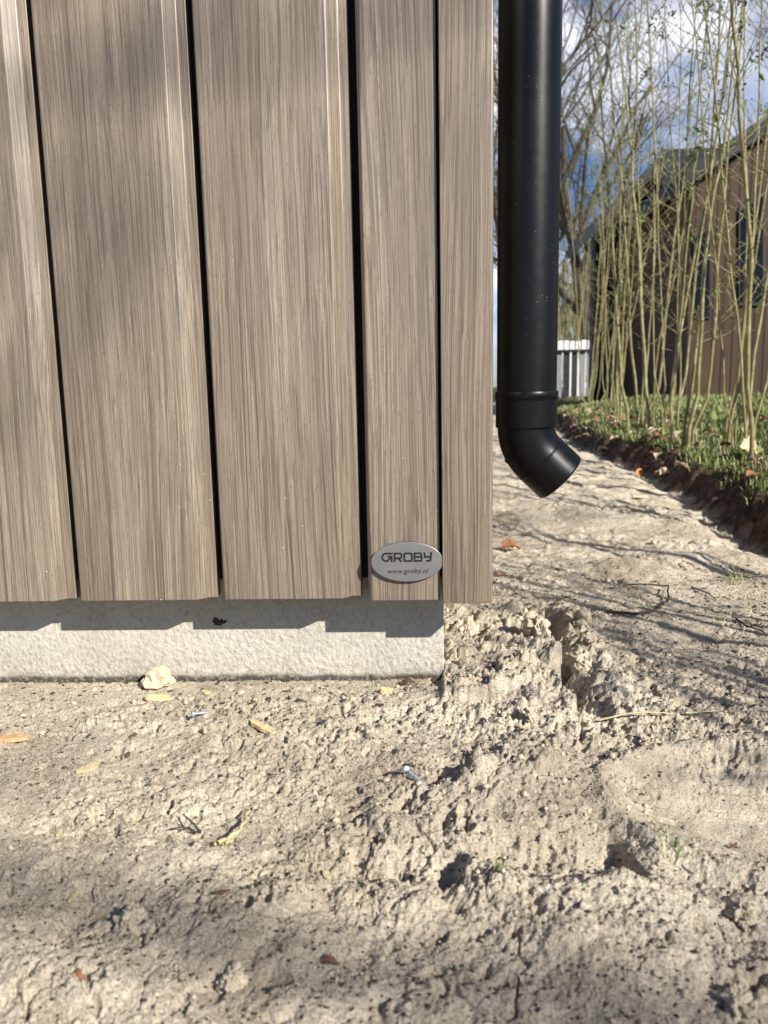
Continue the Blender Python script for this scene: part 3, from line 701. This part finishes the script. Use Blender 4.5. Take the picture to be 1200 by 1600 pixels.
# loose crumbs: nobody could count them
def crumbs():
    import bmesh
    bm = bmesh.new(); bmesh.ops.create_icosphere(bm, subdivisions=1, radius=1); B = np.array([v.co[:] for v in bm.verts]); FB = np.array([[v.index for v in f.verts] for f in bm.faces]); bm.free()
    rg = np.random.RandomState(8); n = 15000
    d = .40*np.exp(rg.rand(n)*np.log(6)); t = rg.uniform(-.56, .56, n); x = t*d-.04*d; y = d-CAM_D
    dens = np.clip(.35+1.0*gs(x, y, .15, .14, .1, .3)+.5*gs(x, y, .05, -.3, .2, .12)+1.3*fbm(x*8, y*8, 9, 3), .02, 1)
    ok = (rg.rand(n) < dens) & ~((x < .05) & (y > .06)) & (x < bank_x(y)-.03) & (gs(x, y, .32, -.27, .11, .09) < .5); x, y = x[ok], y[ok]; n = len(x)
    r = np.minimum((.0005+.0006*rg.pareto(2.2, n)), .0038); r *= np.clip((y+CAM_D)/.8, .7, 2.2)
    z = ground(x, y)+r*.2
    D = 1+.35*rg.randn(n, len(B), 1).clip(-1.5, 1.5); sc = rg.uniform(.7, 1.3, (n, 1, 3))
    V = (B[None]*D*sc*r[:, None, None]+np.stack([x, y, z], -1)[:, None, :]).reshape(-1, 3)
    F = (FB[None]+(np.arange(n)*len(B))[:, None, None]).reshape(-1, 3)
    o = np_mesh('sand_crumbs', V, F, M_clod, None, False); tag(o, 'loose crumbs of pale sand scattered over the ground', kind='stuff')
    # single coarse grains (octahedra) and dark specks of humus
    for nm, n, r0_, r1_, mat, lb, sq in (('sand_grains', 110000, .00035, .0011, M_clod, 'coarse loose grains of pale sand', 1.0), ('humus_specks', 9000, .0006, .0026, M_twig, 'tiny dark specks of bark and humus in the sand', .45)):
        rg = np.random.RandomState(n); d = .40*np.exp(rg.rand(n)*np.log(4.2)); t = rg.uniform(-.56, .56, n); x = t*d-.04*d; y = d-CAM_D
        ok = ~((x < .05) & (y > .066)) & (x < bank_x(y)-.02) & (rg.rand(n) > .8*gs(x, y, .32, -.27, .11, .09)) & (rg.rand(n) < .45+1.4*fbm(x*7, y*7, 19, 3)+.5)
        x, y = x[ok], y[ok]; n = len(x); r = rg.uniform(0, 1, n)**2.2*(r1_-r0_)+r0_; r *= np.clip((y+CAM_D)/.8, .75, 1.8)
        z = ground(x, y)+r*.35; D = rg.uniform(.6, 1.35, (n, 6, 1)); sc = np.stack([rg.uniform(.7, 1.5, n), rg.uniform(.7, 1.5, n), rg.uniform(.6, 1.1, n)*sq], -1)[:, None, :]
        oc = np.array([[1, .2, 0], [-1, -.1, .1], [.1, 1, 0], [-.2, -1, 0], [.1, 0, 1], [0, .1, -1]], float); of = np.array([[0, 2, 4], [2, 1, 4], [1, 3, 4], [3, 0, 4], [2, 0, 5], [1, 2, 5], [3, 1, 5], [0, 3, 5]])
        a_ = rg.uniform(0, 6.28, n); ca, sa = np.cos(a_)[:, None], np.sin(a_)[:, None]; B_ = oc[None]*D*sc*r[:, None, None]
        V = np.stack([B_[..., 0]*ca-B_[..., 1]*sa, B_[..., 0]*sa+B_[..., 1]*ca, B_[..., 2]], -1)+np.stack([x, y, z], -1)[:, None, :]
        o = np_mesh(nm, V.reshape(-1, 3), (of[None]+(np.arange(n)*6)[:, None, None]).reshape(-1, 3), mat, None, False); tag(o, lb, kind='stuff')
crumbs()

# ------------------------------------------------------------------ grass
def grass(name, xs, ys, hmin, hmax, seed, mat, lean=.5, wd=.0016):
    rg = np.random.RandomState(seed); n = len(xs); z = ground(xs, ys)-.003
    h = rg.uniform(hmin, hmax, n); a = rg.uniform(0, 2*np.pi, n); l = rg.uniform(.1, 1, n)*lean*h; w = wd*rg.uniform(.6, 1.5, n)*np.clip((ys+1)/3.0, .8, 3)
    dx, dy = np.cos(a), np.sin(a); px, py = -dy*w, dx*w; V = np.zeros((n, 5, 3))
    V[:, 0] = np.stack([xs-px, ys-py, z], -1); V[:, 1] = np.stack([xs+px, ys+py, z], -1)
    mx_, my_, mz = xs+dx*l*.3, ys+dy*l*.3, z+h*.6
    V[:, 2] = np.stack([mx_+px*.8, my_+py*.8, mz], -1); V[:, 3] = np.stack([mx_-px*.8, my_-py*.8, mz], -1)
    V[:, 4] = np.stack([xs+dx*l, ys+dy*l, z+h*(1-.25*l/h)], -1)
    b_ = (np.arange(n)*5)[:, None]
    F = np.concatenate([b_+np.array([[0, 1, 2]]), b_+np.array([[0, 2, 3]]), b_+np.array([[3, 2, 4]])])
    return np_mesh(name, V.reshape(-1, 3), F, mat, None, False)
rg = np.random.RandomState(21); n = 66000
ys = -.6+rg.rand(n)**1.35*13; xs = bank_x(ys)+.04+rg.rand(n)**1.6*(1.0+.25*ys.clip(0, 20))
k = (fbm(xs*4, ys*4, 72, 3)+.22*rg.randn(n) > .03-.28*ss(.1, .4, xs-bank_x(ys))) & (xs-bank_x(ys) > .05+.06*rg.rand(n))
o = grass('grass', xs[k], ys[k], .012, .050, 5, M_grass, 1.2, .0013); tag(o, 'short green and straw coloured grass on the verge', kind='stuff')
def sprout(px, py, n, h, seed, label, mat=M_grass, sp=.012):
    p = atz(px, py, .003); rg = np.random.RandomState(seed); xs = p.x+rg.randn(n)*sp; ys = p.y+rg.randn(n)*sp
    o = grass('grass_tuft', xs, ys, h*.5, h, seed, mat, 1.5, .0009); tag(o, label, 'grass tuft')
sprout(1148, 910, 26, .045, 1, 'sparse green grass tuft on the sand near the right edge', sp=.02)
sprout(1000, 948, 18, .028, 2, 'small flat grass sprout inside the hooked twig', sp=.02)
sprout(965, 958, 6, .012, 3, 'tiny bright yellow green sprout left of the hooked twig', M_bud, .004)
sprout(775, 1408, 10, .014, 4, 'tiny bright green sprout in a dark pit in the foreground', M_bud, .003)
sprout(1050, 1350, 9, .030, 5, 'thin green grass sprigs at the rim of the smooth print', sp=.008)
sprout(945, 748, 9, .03, 6, 'thin grass sprout on the path beyond the outlet', sp=.02)
sprout(1130, 972, 12, .025, 7, 'faint yellowish sprouts right of the round dip', sp=.03)

# ------------------------------------------------------------------ shrubs of the hedge
def make_shrub(seed, nst, H=2.3, twigs=True, r0=.010, spread=.10, leanx=0.0, detail=1.0, berry=True):
    rg = np.random.RandomState(seed); stems, small, leaves, berries = [], [], [], []
    for s_ in range(nst):
        k = 16; h = H*rg.uniform(.75, 1.12); b_ = np.array([rg.uniform(-1, 1)*spread, rg.uniform(-1, 1)*spread, -.03])
        l = rg.randn(2)*.10+np.array([leanx, 0]); t = np.linspace(0, 1, k)
        wob = np.cumsum(rg.randn(k, 2)*.0055, 0); P = np.stack([b_[0]+l[0]*h*t**1.2*.75+wob[:, 0], b_[1]+l[1]*h*t**1.2*.75+wob[:, 1], b_[2]+h*t], -1)
        # lowest bit kicks out of the stool
        P[:2, :2] = P[:2, :2]*.6; r = r0*rg.uniform(.35, 1.25); R_ = r*(1-.66*t)+.0008
        stems.append((P, R_*(1+.10*rg.rand(k))))
        if not twigs: continue
        nt = int(detail*rg.randint(8, 15))
        for q in range(nt):
            tt = rg.uniform(.14, .98)**.75; i = tt*(k-1); i0 = int(i); p0 = P[i0]+(P[min(k-1, i0+1)]-P[i0])*(i-i0)
            a = rg.uniform(0, 6.28); up = rg.uniform(.4, 1.3); ln = rg.uniform(.10, .50)*(.5+.7*tt); m = 6
            d = np.array([math.cos(a), math.sin(a), up]); d /= np.linalg.norm(d); s2 = np.linspace(0, ln, m)[:, None]
            Q = p0+d*s2+np.array([0, 0, 1])*(s2**2)*.5+np.cumsum(rg.randn(m, 3)*.006, 0); Q[0] = p0
            small.append((Q, np.linspace(.0017, .0007, m)*rg.uniform(.7, 1.3)))
            for w in range(rg.randint(1, 4)):
                j = rg.randint(1, m); a2 = rg.uniform(0, 6.28); d2 = np.array([math.cos(a2), math.sin(a2), rg.uniform(.2, 1.4)]); d2 /= np.linalg.norm(d2)
                l2 = rg.uniform(.03, .14); Q2 = Q[j]+d2*np.linspace(0, l2, 4)[:, None]+rg.randn(4, 3)*.003; Q2[0] = Q[j]
                small.append((Q2, np.linspace(.0012, .0006, 4))); 
                if rg.rand() < .6: leaves.append((Q2[-1], d2))
                if berry and tt > .55 and rg.rand() < .30: berries += [Q2[-1]+rg.randn(3)*.012 for _ in range(rg.randint(3, 9))]
            if rg.rand() < .6: leaves.append((Q[-1], d))
            if rg.rand() < .3: leaves.append((Q[rg.randint(1, m)], d))
    return stems, small, leaves, berries
def leaf_mesh(leaves, rg, size=.0125):
    V, F = [], []
    for p, d in leaves:
        for q in range(rg.randint(2, 5)):
            s_ = size*rg.uniform(.5, 1.3)*(2.2 if rg.rand() < .06 else 1); dd = np.array(d)+rg.randn(3)*.45; dd /= np.linalg.norm(dd); side = np.cross(dd, rg.randn(3)); side /= np.linalg.norm(side)+1e-9; nn = np.cross(dd, side)
            b_ = len(V); V += [p, p+dd*s_*.55+side*s_*.24+nn*s_*.06, p+dd*s_*1.3+nn*s_*.2, p+dd*s_*.55-side*s_*.24+nn*s_*.06, p+dd*s_*.6-nn*s_*.05]
            F += [(b_, b_+1, b_+4), (b_+1, b_+2, b_+4), (b_+2, b_+3, b_+4), (b_+3, b_, b_+4)]
    return np.array(V), np.array(F)
_oct = np.array([[1, 0, 0], [-1, 0, 0], [0, 1, 0], [0, -1, 0], [0, 0, 1], [0, 0, -1]], float); _of = np.array([[0, 2, 4], [2, 1, 4], [1, 3, 4], [3, 0, 4], [2, 0, 5], [1, 2, 5], [3, 1, 5], [0, 3, 5]])
def ball_mesh(pts, r):
    P = np.array(pts); V = (P[:, None]+_oct[None]*r).reshape(-1, 3); F = (_of[None]+(np.arange(len(P))*6)[:, None, None]).reshape(-1, 3); return V, F
def shrub(x, y, seed, nst, label, group, **kw):
    st, sm, lv, be = make_shrub(seed, nst, **kw); e = empty('shrub', (x, y, gz(x, y)-.01)); tag(e, label, 'shrub', group)
    for P, r in st:
        V, F = tubes([(P, r)], 7); np_mesh('stem', V, F, M_stem, e)
    if sm: V, F = tubes(sm, 4); np_mesh('twigs', V, F, M_stem, e)
    rg = np.random.RandomState(seed)
    if lv: V, F = leaf_mesh(lv, rg); np_mesh('leaves', V, F, M_bud, e, False)
    if be: V, F = ball_mesh(be, .0048); np_mesh('berries', V, F, M_berry, e)
    return e
GH = 'bare stemmed hedge shrubs along the grass verge'
hb = [ # (photo px, world y, stems, label)
    (1190, 1.75, 3, 'leafing hedge shrub nearest the camera, cut by the right edge of the photo'),
    (1162, 2.0, 4, 'hedge shrub growing over the large pale lobed leaf'),
    (1130, 2.15, 3, 'hedge shrub with the upright pale leaf at its base'),
    (1064, 2.35, 5, 'hedge shrub in front of the brown wall corner of the neighbouring house'),
    (1050, 2.75, 3, 'hedge shrub with crossing stems just left of the dark window'),
    (1022, 2.95, 5, 'hedge shrub standing right of the middle of the hedge before the black wall'),
    (992, 3.3, 5, 'hedge shrub with fanning stems in front of the dark wing of the house'),
    (966, 3.6, 3, 'straight stemmed hedge shrub left of the fanning one'),
    (938, 4.3, 3, 'slim hedge shrub at the left end of the clear hedge'),
    (952, 5.2, 5, 'small hedge shrub set back between the slim one and the straight stemmed one'),
    (918, 6.2, 4, 'hedge shrub at the left corner of the dark wing, beside the white pickets'),
]
for i, (px, Y, n, lb) in enumerate(hb):
    p = at(px, 660, Y); shrub(p.x, Y, 300+i, n, lb, GH, r0=.0068, leanx=rs.uniform(-.06, .06), detail=1.15)
# the hedge goes on towards and beside the camera (outside the frame, its stems shade the sand)
for i, (x, y, n) in enumerate([(1.22, 1.25, 5), (1.22, .75, 5), (1.23, .15, 6), (1.24, -.45, 6), (1.24, -.95, 6)]):
    shrub(x, y, 340+i, n, ['hedge shrub just right of the frame beside the dug edge', 'second hedge shrub right of the frame', 'hedge shrub right of the frame, level with the building front', 'hedge shrub right of the frame, between the wall and the viewer', 'hedge shrub beside the viewer, nearest of the row'][i], GH, H=[1.9, 1.5, 1.3, 1.2, 1.15][i], detail=1.2, r0=.0085)
# far hedge, thin and dense
GF = 'thin far hedge shrubs beyond the clear part of the hedge'
rs = random.Random(9)
for i in range(12):
    Y = [5.2, 13.6, 13.9, 14.3, 14.6, 15, 15.5, 16, 16.6, 17.2, 18, 19][i]; x = at(922 if i == 0 else 868+((i*5) % 11)*5.5, 600, Y).x
    shrub(x, Y, 360+i, 3 if i == 0 else 9, ['nearest of the thin far hedge shrubs, beside the dark house wing', 'far hedge shrub of thin stems in the blurred row left of the house'][min(i, 1)], GF, H=1.7 if i == 0 else rs.uniform(2.6, 3.9), r0=.0065 if i == 0 else .013, spread=.12 if i == 0 else .4, detail=.9, berry=False)

# ------------------------------------------------------------------ trees
def tree_polys(seed, H, r0, levels=4, nb=(5, 6, 6, 6), first=.28, spread=.55, up=.5):
    rg = np.random.RandomState(seed); out = [[] for _ in range(levels+1)]
    def grow(p, d, ln, r, lv):
        m = 7 if lv < 2 else 5; pts = [np.array(p)]; dd = np.array(d, float)
        for i in range(m-1):
            dd = dd+rg.randn(3)*(.10+.05*lv)+np.array([0, 0, up*.10]); dd /= np.linalg.norm(dd); pts.append(pts[-1]+dd*ln/(m-1))
        P = np.array(pts); rad = np.linspace(r, r*(.45 if lv < levels else .3), m); out[lv].append((P, rad))
        if lv == levels: return
        n = nb[lv]
        for k in range(n):
            t = (first+(1-first)*(k+rg.rand())/n) if lv == 0 else .15+.85*(k+rg.rand())/n
            i = min(m-1.001, t*(m-1)); i0 = int(i); q = P[i0]+(P[i0+1]-P[i0])*(i-i0); T = P[i0+1]-P[i0]; T /= np.linalg.norm(T)
            a = rg.uniform(0, 6.28)+k*2.4; v = np.array([math.cos(a), math.sin(a), 0.1]); v -= T*(v@T)*.5; nd = T*(1-spread*.55)+v*spread*rg.uniform(.7, 1.2)+np.array([0, 0, up*.35]); nd /= np.linalg.norm(nd)
            rr = np.interp(i, range(m), rad)*rg.uniform(.5, .72); grow(q, nd, ln*rg.uniform(.48, .72)*(1-.25*t), max(rr, .003), lv+1)
    grow((0, 0, -.1), (rg.randn()*.05, rg.randn()*.05, 1), H*.5, r0, 0); return out
def tree(name, x, y, seed, H, r0, label, group=None, **kw):
    o = tree_polys(seed, H, r0, **kw); e = empty(name, (x, y, gz(x, y))); tag(e, label, 'tree', group)
    V, F = tubes(o[0], 10); np_mesh('trunk', V, F, M_bark, e)
    V, F = tubes(sum(o[1:3], []), 6); np_mesh('limbs', V, F, M_bark, e)
    V, F = tubes(sum(o[3:], []), 3); np_mesh('twigs', V, F, M_farbark, e); return e
p = at(918, 600, 14); tree('bare_tree', p.x, 14, 1, 12, .125, 'large bare tree with dark limbs rising behind the downpipe', nb=(8, 6, 6, 5), first=.2, up=.6, spread=.68)
p = at(985, 600, 17); tree('bare_tree', p.x, 17, 2, 13, .13, 'second bare tree with upright limbs right of the largest one', nb=(8, 6, 6, 5), first=.22, up=.6, spread=.68)
p = at(1075, 600, 20); tree('bare_tree', p.x, 20, 5, 13, .13, 'bare twiggy tree behind the grey roof ridge', nb=(8, 6, 6, 5), first=.3, up=.6, spread=.55)
p = at(1180, 600, 24); tree('bare_tree', p.x, 24, 7, 12, .13, 'bare grey tree behind the brown gable', nb=(8, 6, 6, 5), first=.2, up=.6, spread=.55)
p = at(815, 600, 18); tree('bare_tree', p.x, 18, 9, 12, .13, 'bare tree glimpsed in the slit between the corner board and the downpipe', nb=(8, 6, 6, 5), first=.2, up=.6, spread=.55)
p = at(893, 600, 21); tree('bushy_bare_tree', p.x, 21, 12, 7, .10, 'low pale twiggy tree left of the dark house wing', nb=(9, 7, 6, 5), first=.05, up=.5, spread=.6)
# tree behind the camera whose branches dapple the wall and the sand
def shade_tree():
    rg = np.random.RandomState(4); tx, ty = 2.9, -6.2; e = empty('bare_tree', (tx, ty, gz(tx, ty))); tag(e, 'bare tree behind the viewer whose outstretched limbs shade the ground', 'tree')
    z = np.linspace(-.1, 9.5, 14); T = np.stack([.10*np.sin(z*.7), .08*np.cos(z*.9), z], -1)
    V, F = tubes([(T, np.linspace(.12, .03, 14))], 12); np_mesh('trunk', V, F, M_bark, e)
    limbs, tw = [], []
    spec = [(5.10, 4.2, -.85, .021, 0, 14, .45), (5.35, 4.2, .75, .012, .1, 18, .5), (6.0, 3.8, 1.2, .016, -.2, 12, .7), (6.8, 3.2, 1.6, .02, .3, 16, .8), (3.2, -3.0, 1.2, .03, .2, 14, .7), (4.6, -3.0, 1.6, .03, -.4, 16, .7), (6.2, -2.4, 1.8, .02, .1, 14, .7), (5.0, .6, 2.0, .02, 2.2, 14, .6), (5.8, -.5, 1.9, .02, -2.2, 14, .6)]
    for z0, dx, dz, r, dy, n, tl in spec:
        m = 22; t = np.linspace(0, 1, m); P = np.stack([dx*t, dy*t, z0+dz*t+.10*np.sin(t*7+z0)], -1)+np.cumsum(rg.randn(m, 3)*.018, 0); limbs.append((P, np.linspace(r*1.5, r*.45, m)))
        for k in range(n):
            i = rg.randint(4, m); a = rg.uniform(0, 6.28); d = np.array([math.cos(a)+.5*np.sign(dx), math.sin(a)*.5, rg.uniform(-.4, 1.1)]); d /= np.linalg.norm(d); l = tl*rg.uniform(.35, 1.2)
            Q = P[i]+d*np.linspace(0, l, 6)[:, None]+np.cumsum(rg.randn(6, 3)*.02, 0); tw.append((Q, np.linspace(.010, .004, 6)))
            for w in range(3):
                j = rg.randint(1, 6); d2 = d+rg.randn(3)*.6; d2 /= np.linalg.norm(d2); tw.append((Q[j]+d2*np.linspace(0, l*.5, 4)[:, None], np.linspace(.006, .003, 4)))
    V, F = tubes(limbs, 7); np_mesh('limbs', V, F, M_bark, e); V, F = tubes(tw, 4); np_mesh('twigs', V, F, M_farbark, e)
shade_tree()

# ------------------------------------------------------------------ neighbouring house
hs = empty('neighbouring_house', (3.5, 7, .3)); tag(hs, 'brown clad house with slanted dark grey roofs behind the hedge', 'house')
hs.location = (0, 0, 0)
def prism_y(name, pts, y0, y1, mat, parent=hs, b=0): return plate(name, pts, y0, y1, mat, parent, b)
def q(px, py, Y): v = at(px, py, Y); return (v.x, v.z)
# brown gable, frontal, with window openings left as recessed dark panes
xa, za = q(1087, 285, 6); xb, zb = q(1200, 211, 6); sl = (zb-za)/(xb-xa); xl = q(1071, 600, 6)[0]
apx = 5.6; apz = za+sl*(apx-xa)
prism_y('wall', [(xl, .1), (2*apx-xl, .1), (2*apx-xl, za+sl*(xl-xa)), (apx, apz), (xl, za+sl*(xl-xa))], 6, 8.1, M_clad)
th = .16
prism_y('roof', [(xl-.12, za+sl*(xl-.12-xa)+.01), (apx, apz+.01), (apx, apz+th), (xl-.12, za+sl*(xl-.12-xa)+th)], 5.85, 8.12, M_roof)
prism_y('roof', [(apx+.002, apz+.01), (2*apx-xl+.12, za+sl*(xl-.12-xa)+.01), (2*apx-xl+.12, za+sl*(xl-.12-xa)+th), (apx+.002, apz+th)], 5.85, 8.12, M_roof)
def window(pts, Y=6):
    w = [q(a, b, Y) for a, b in pts]; fr = plate('window', w, Y-.02, Y+.0, M_frame, hs)
    c = (sum(a for a, _ in w)/len(w), sum(b for _, b in w)/len(w)); ins = [(c[0]+(a-c[0])*.86, c[1]+(b-c[1])*.93) for a, b in w]
    plate('pane', ins, Y-.024, Y-.0205, M_glass, fr)
window([(1083, 498), (1109, 498), (1109, 353), (1083, 368)])
window([(1153, 478), (1193, 478), (1193, 300), (1153, 325)])
window([(1215, 478), (1270, 478), (1270, 240), (1215, 280)])
# dark wing further back with a steep rake and a thick roof edge
x1, z1 = q(897, 376, 8); x2, z2 = q(1037, 239, 8); s2 = (z2-z1)/(x2-x1); xw = q(930, 600, 8)[0]
prism_y('wall', [(xw, .1), (4.2, .1), (4.2, z2-.35), (x2, z2-.10), (xw, z1-.12+s2*(xw-x1))], 8.15, 8.35, M_dwall)
box('wall', xw+.55, 4.1, 8.36, 10.5, .1, z1, M_dwall, hs)
prism_y('roof', [(x1, z1-.15), (x1, z1), (x2, z2), (x2, z2-.15)][::-1], 7.95, 8.36, M_roof)
xr = q(1150, 232, 8)[0]; zr = q(1100, 233, 8)[1]
# roof plane facing the camera between the two rakes
y_e, y_r = 6.9, 9.0; xe0 = q(1040, 285, y_e)[0]; ze = q(1060, 296, y_e)[1]; zrr = q(1100, 231, y_r)[1]; xr0 = q(1030, 231, y_r)[0]
V = [(xe0, y_e, ze), (5.2, y_e, ze), (5.2, y_r, zrr), (xr0, y_r, zrr), (xe0, y_e, ze-.12), (5.2, y_e, ze-.12), (5.2, y_r, zrr-.12), (xr0, y_r, zrr-.12)]
link_mesh('roof', V, [(0, 1, 2, 3), (7, 6, 5, 4), (0, 4, 5, 1), (1, 5, 6, 2), (2, 6, 7, 3), (3, 7, 4, 0)], M_roof, hs)
box('wall', xe0+.15, 5.1, 7.2, 8.2, .1, ze-.05, M_dwall, hs)
# second dark window in the wing
w0 = [q(a, b, 8.2) for a, b in ((985, 600), (1030, 600), (1030, 400), (985, 400))]
fr = plate('window', w0, 8.21, 8.245, M_frame, hs); c = (sum(a for a, _ in w0)/4, sum(b for _, b in w0)/4)
plate('pane', [(c[0]+(a-c[0])*.85, c[1]+(b-c[1])*.94) for a, b in w0], 8.20, 8.205, M_glass, fr)

# ------------------------------------------------------------------ white picket fence far back
fe = empty('picket_fence', (0, 0, 0)); tag(fe, 'white picket fence far back between the downpipe and the dark wing', 'fence')
Yf = 13.0; fx0 = at(845, 560, Yf).x; fx1 = at(926, 560, Yf).x; zt_ = at(900, 532, Yf).z; zb_ = .22
k = 0; x = fx0
rsf = random.Random(3)
while x < fx1-.03:
    w = .075; box('picket', x, x+w, Yf, Yf+.02, zb_, zt_+rsf.uniform(-.01, .01), M_white, fe); x += w+.028; k += 1
for zz in (zb_+.15, zt_-.22): box('rail', fx0-.05, fx1, Yf+.022, Yf+.06, zz, zz+.08, M_white, fe)
# added dark boards over its lower part, standing in for the shade there
bf = empty('picket_shade_boards', (0, 0, 0)); tag(bf, 'low dark boards added as the shaded lower part of the white pickets', 'fence')
zc = at(900, 546, 12.4).z
box('rail', at(845, 560, 12.4).x, at(932, 560, 12.4).x, 12.36, 12.39, zc-.05, zc, M_frame, bf)
x = at(845, 560, 12.4).x; k = 0
while x < at(930, 560, 12.4).x:
    w = .10; box('board', x, x+w, 12.40, 12.42, .22, zc-.02, M_picket_shade if k % 4 in (1, 2) else M_dwall, bf); x += w+.03; k += 1
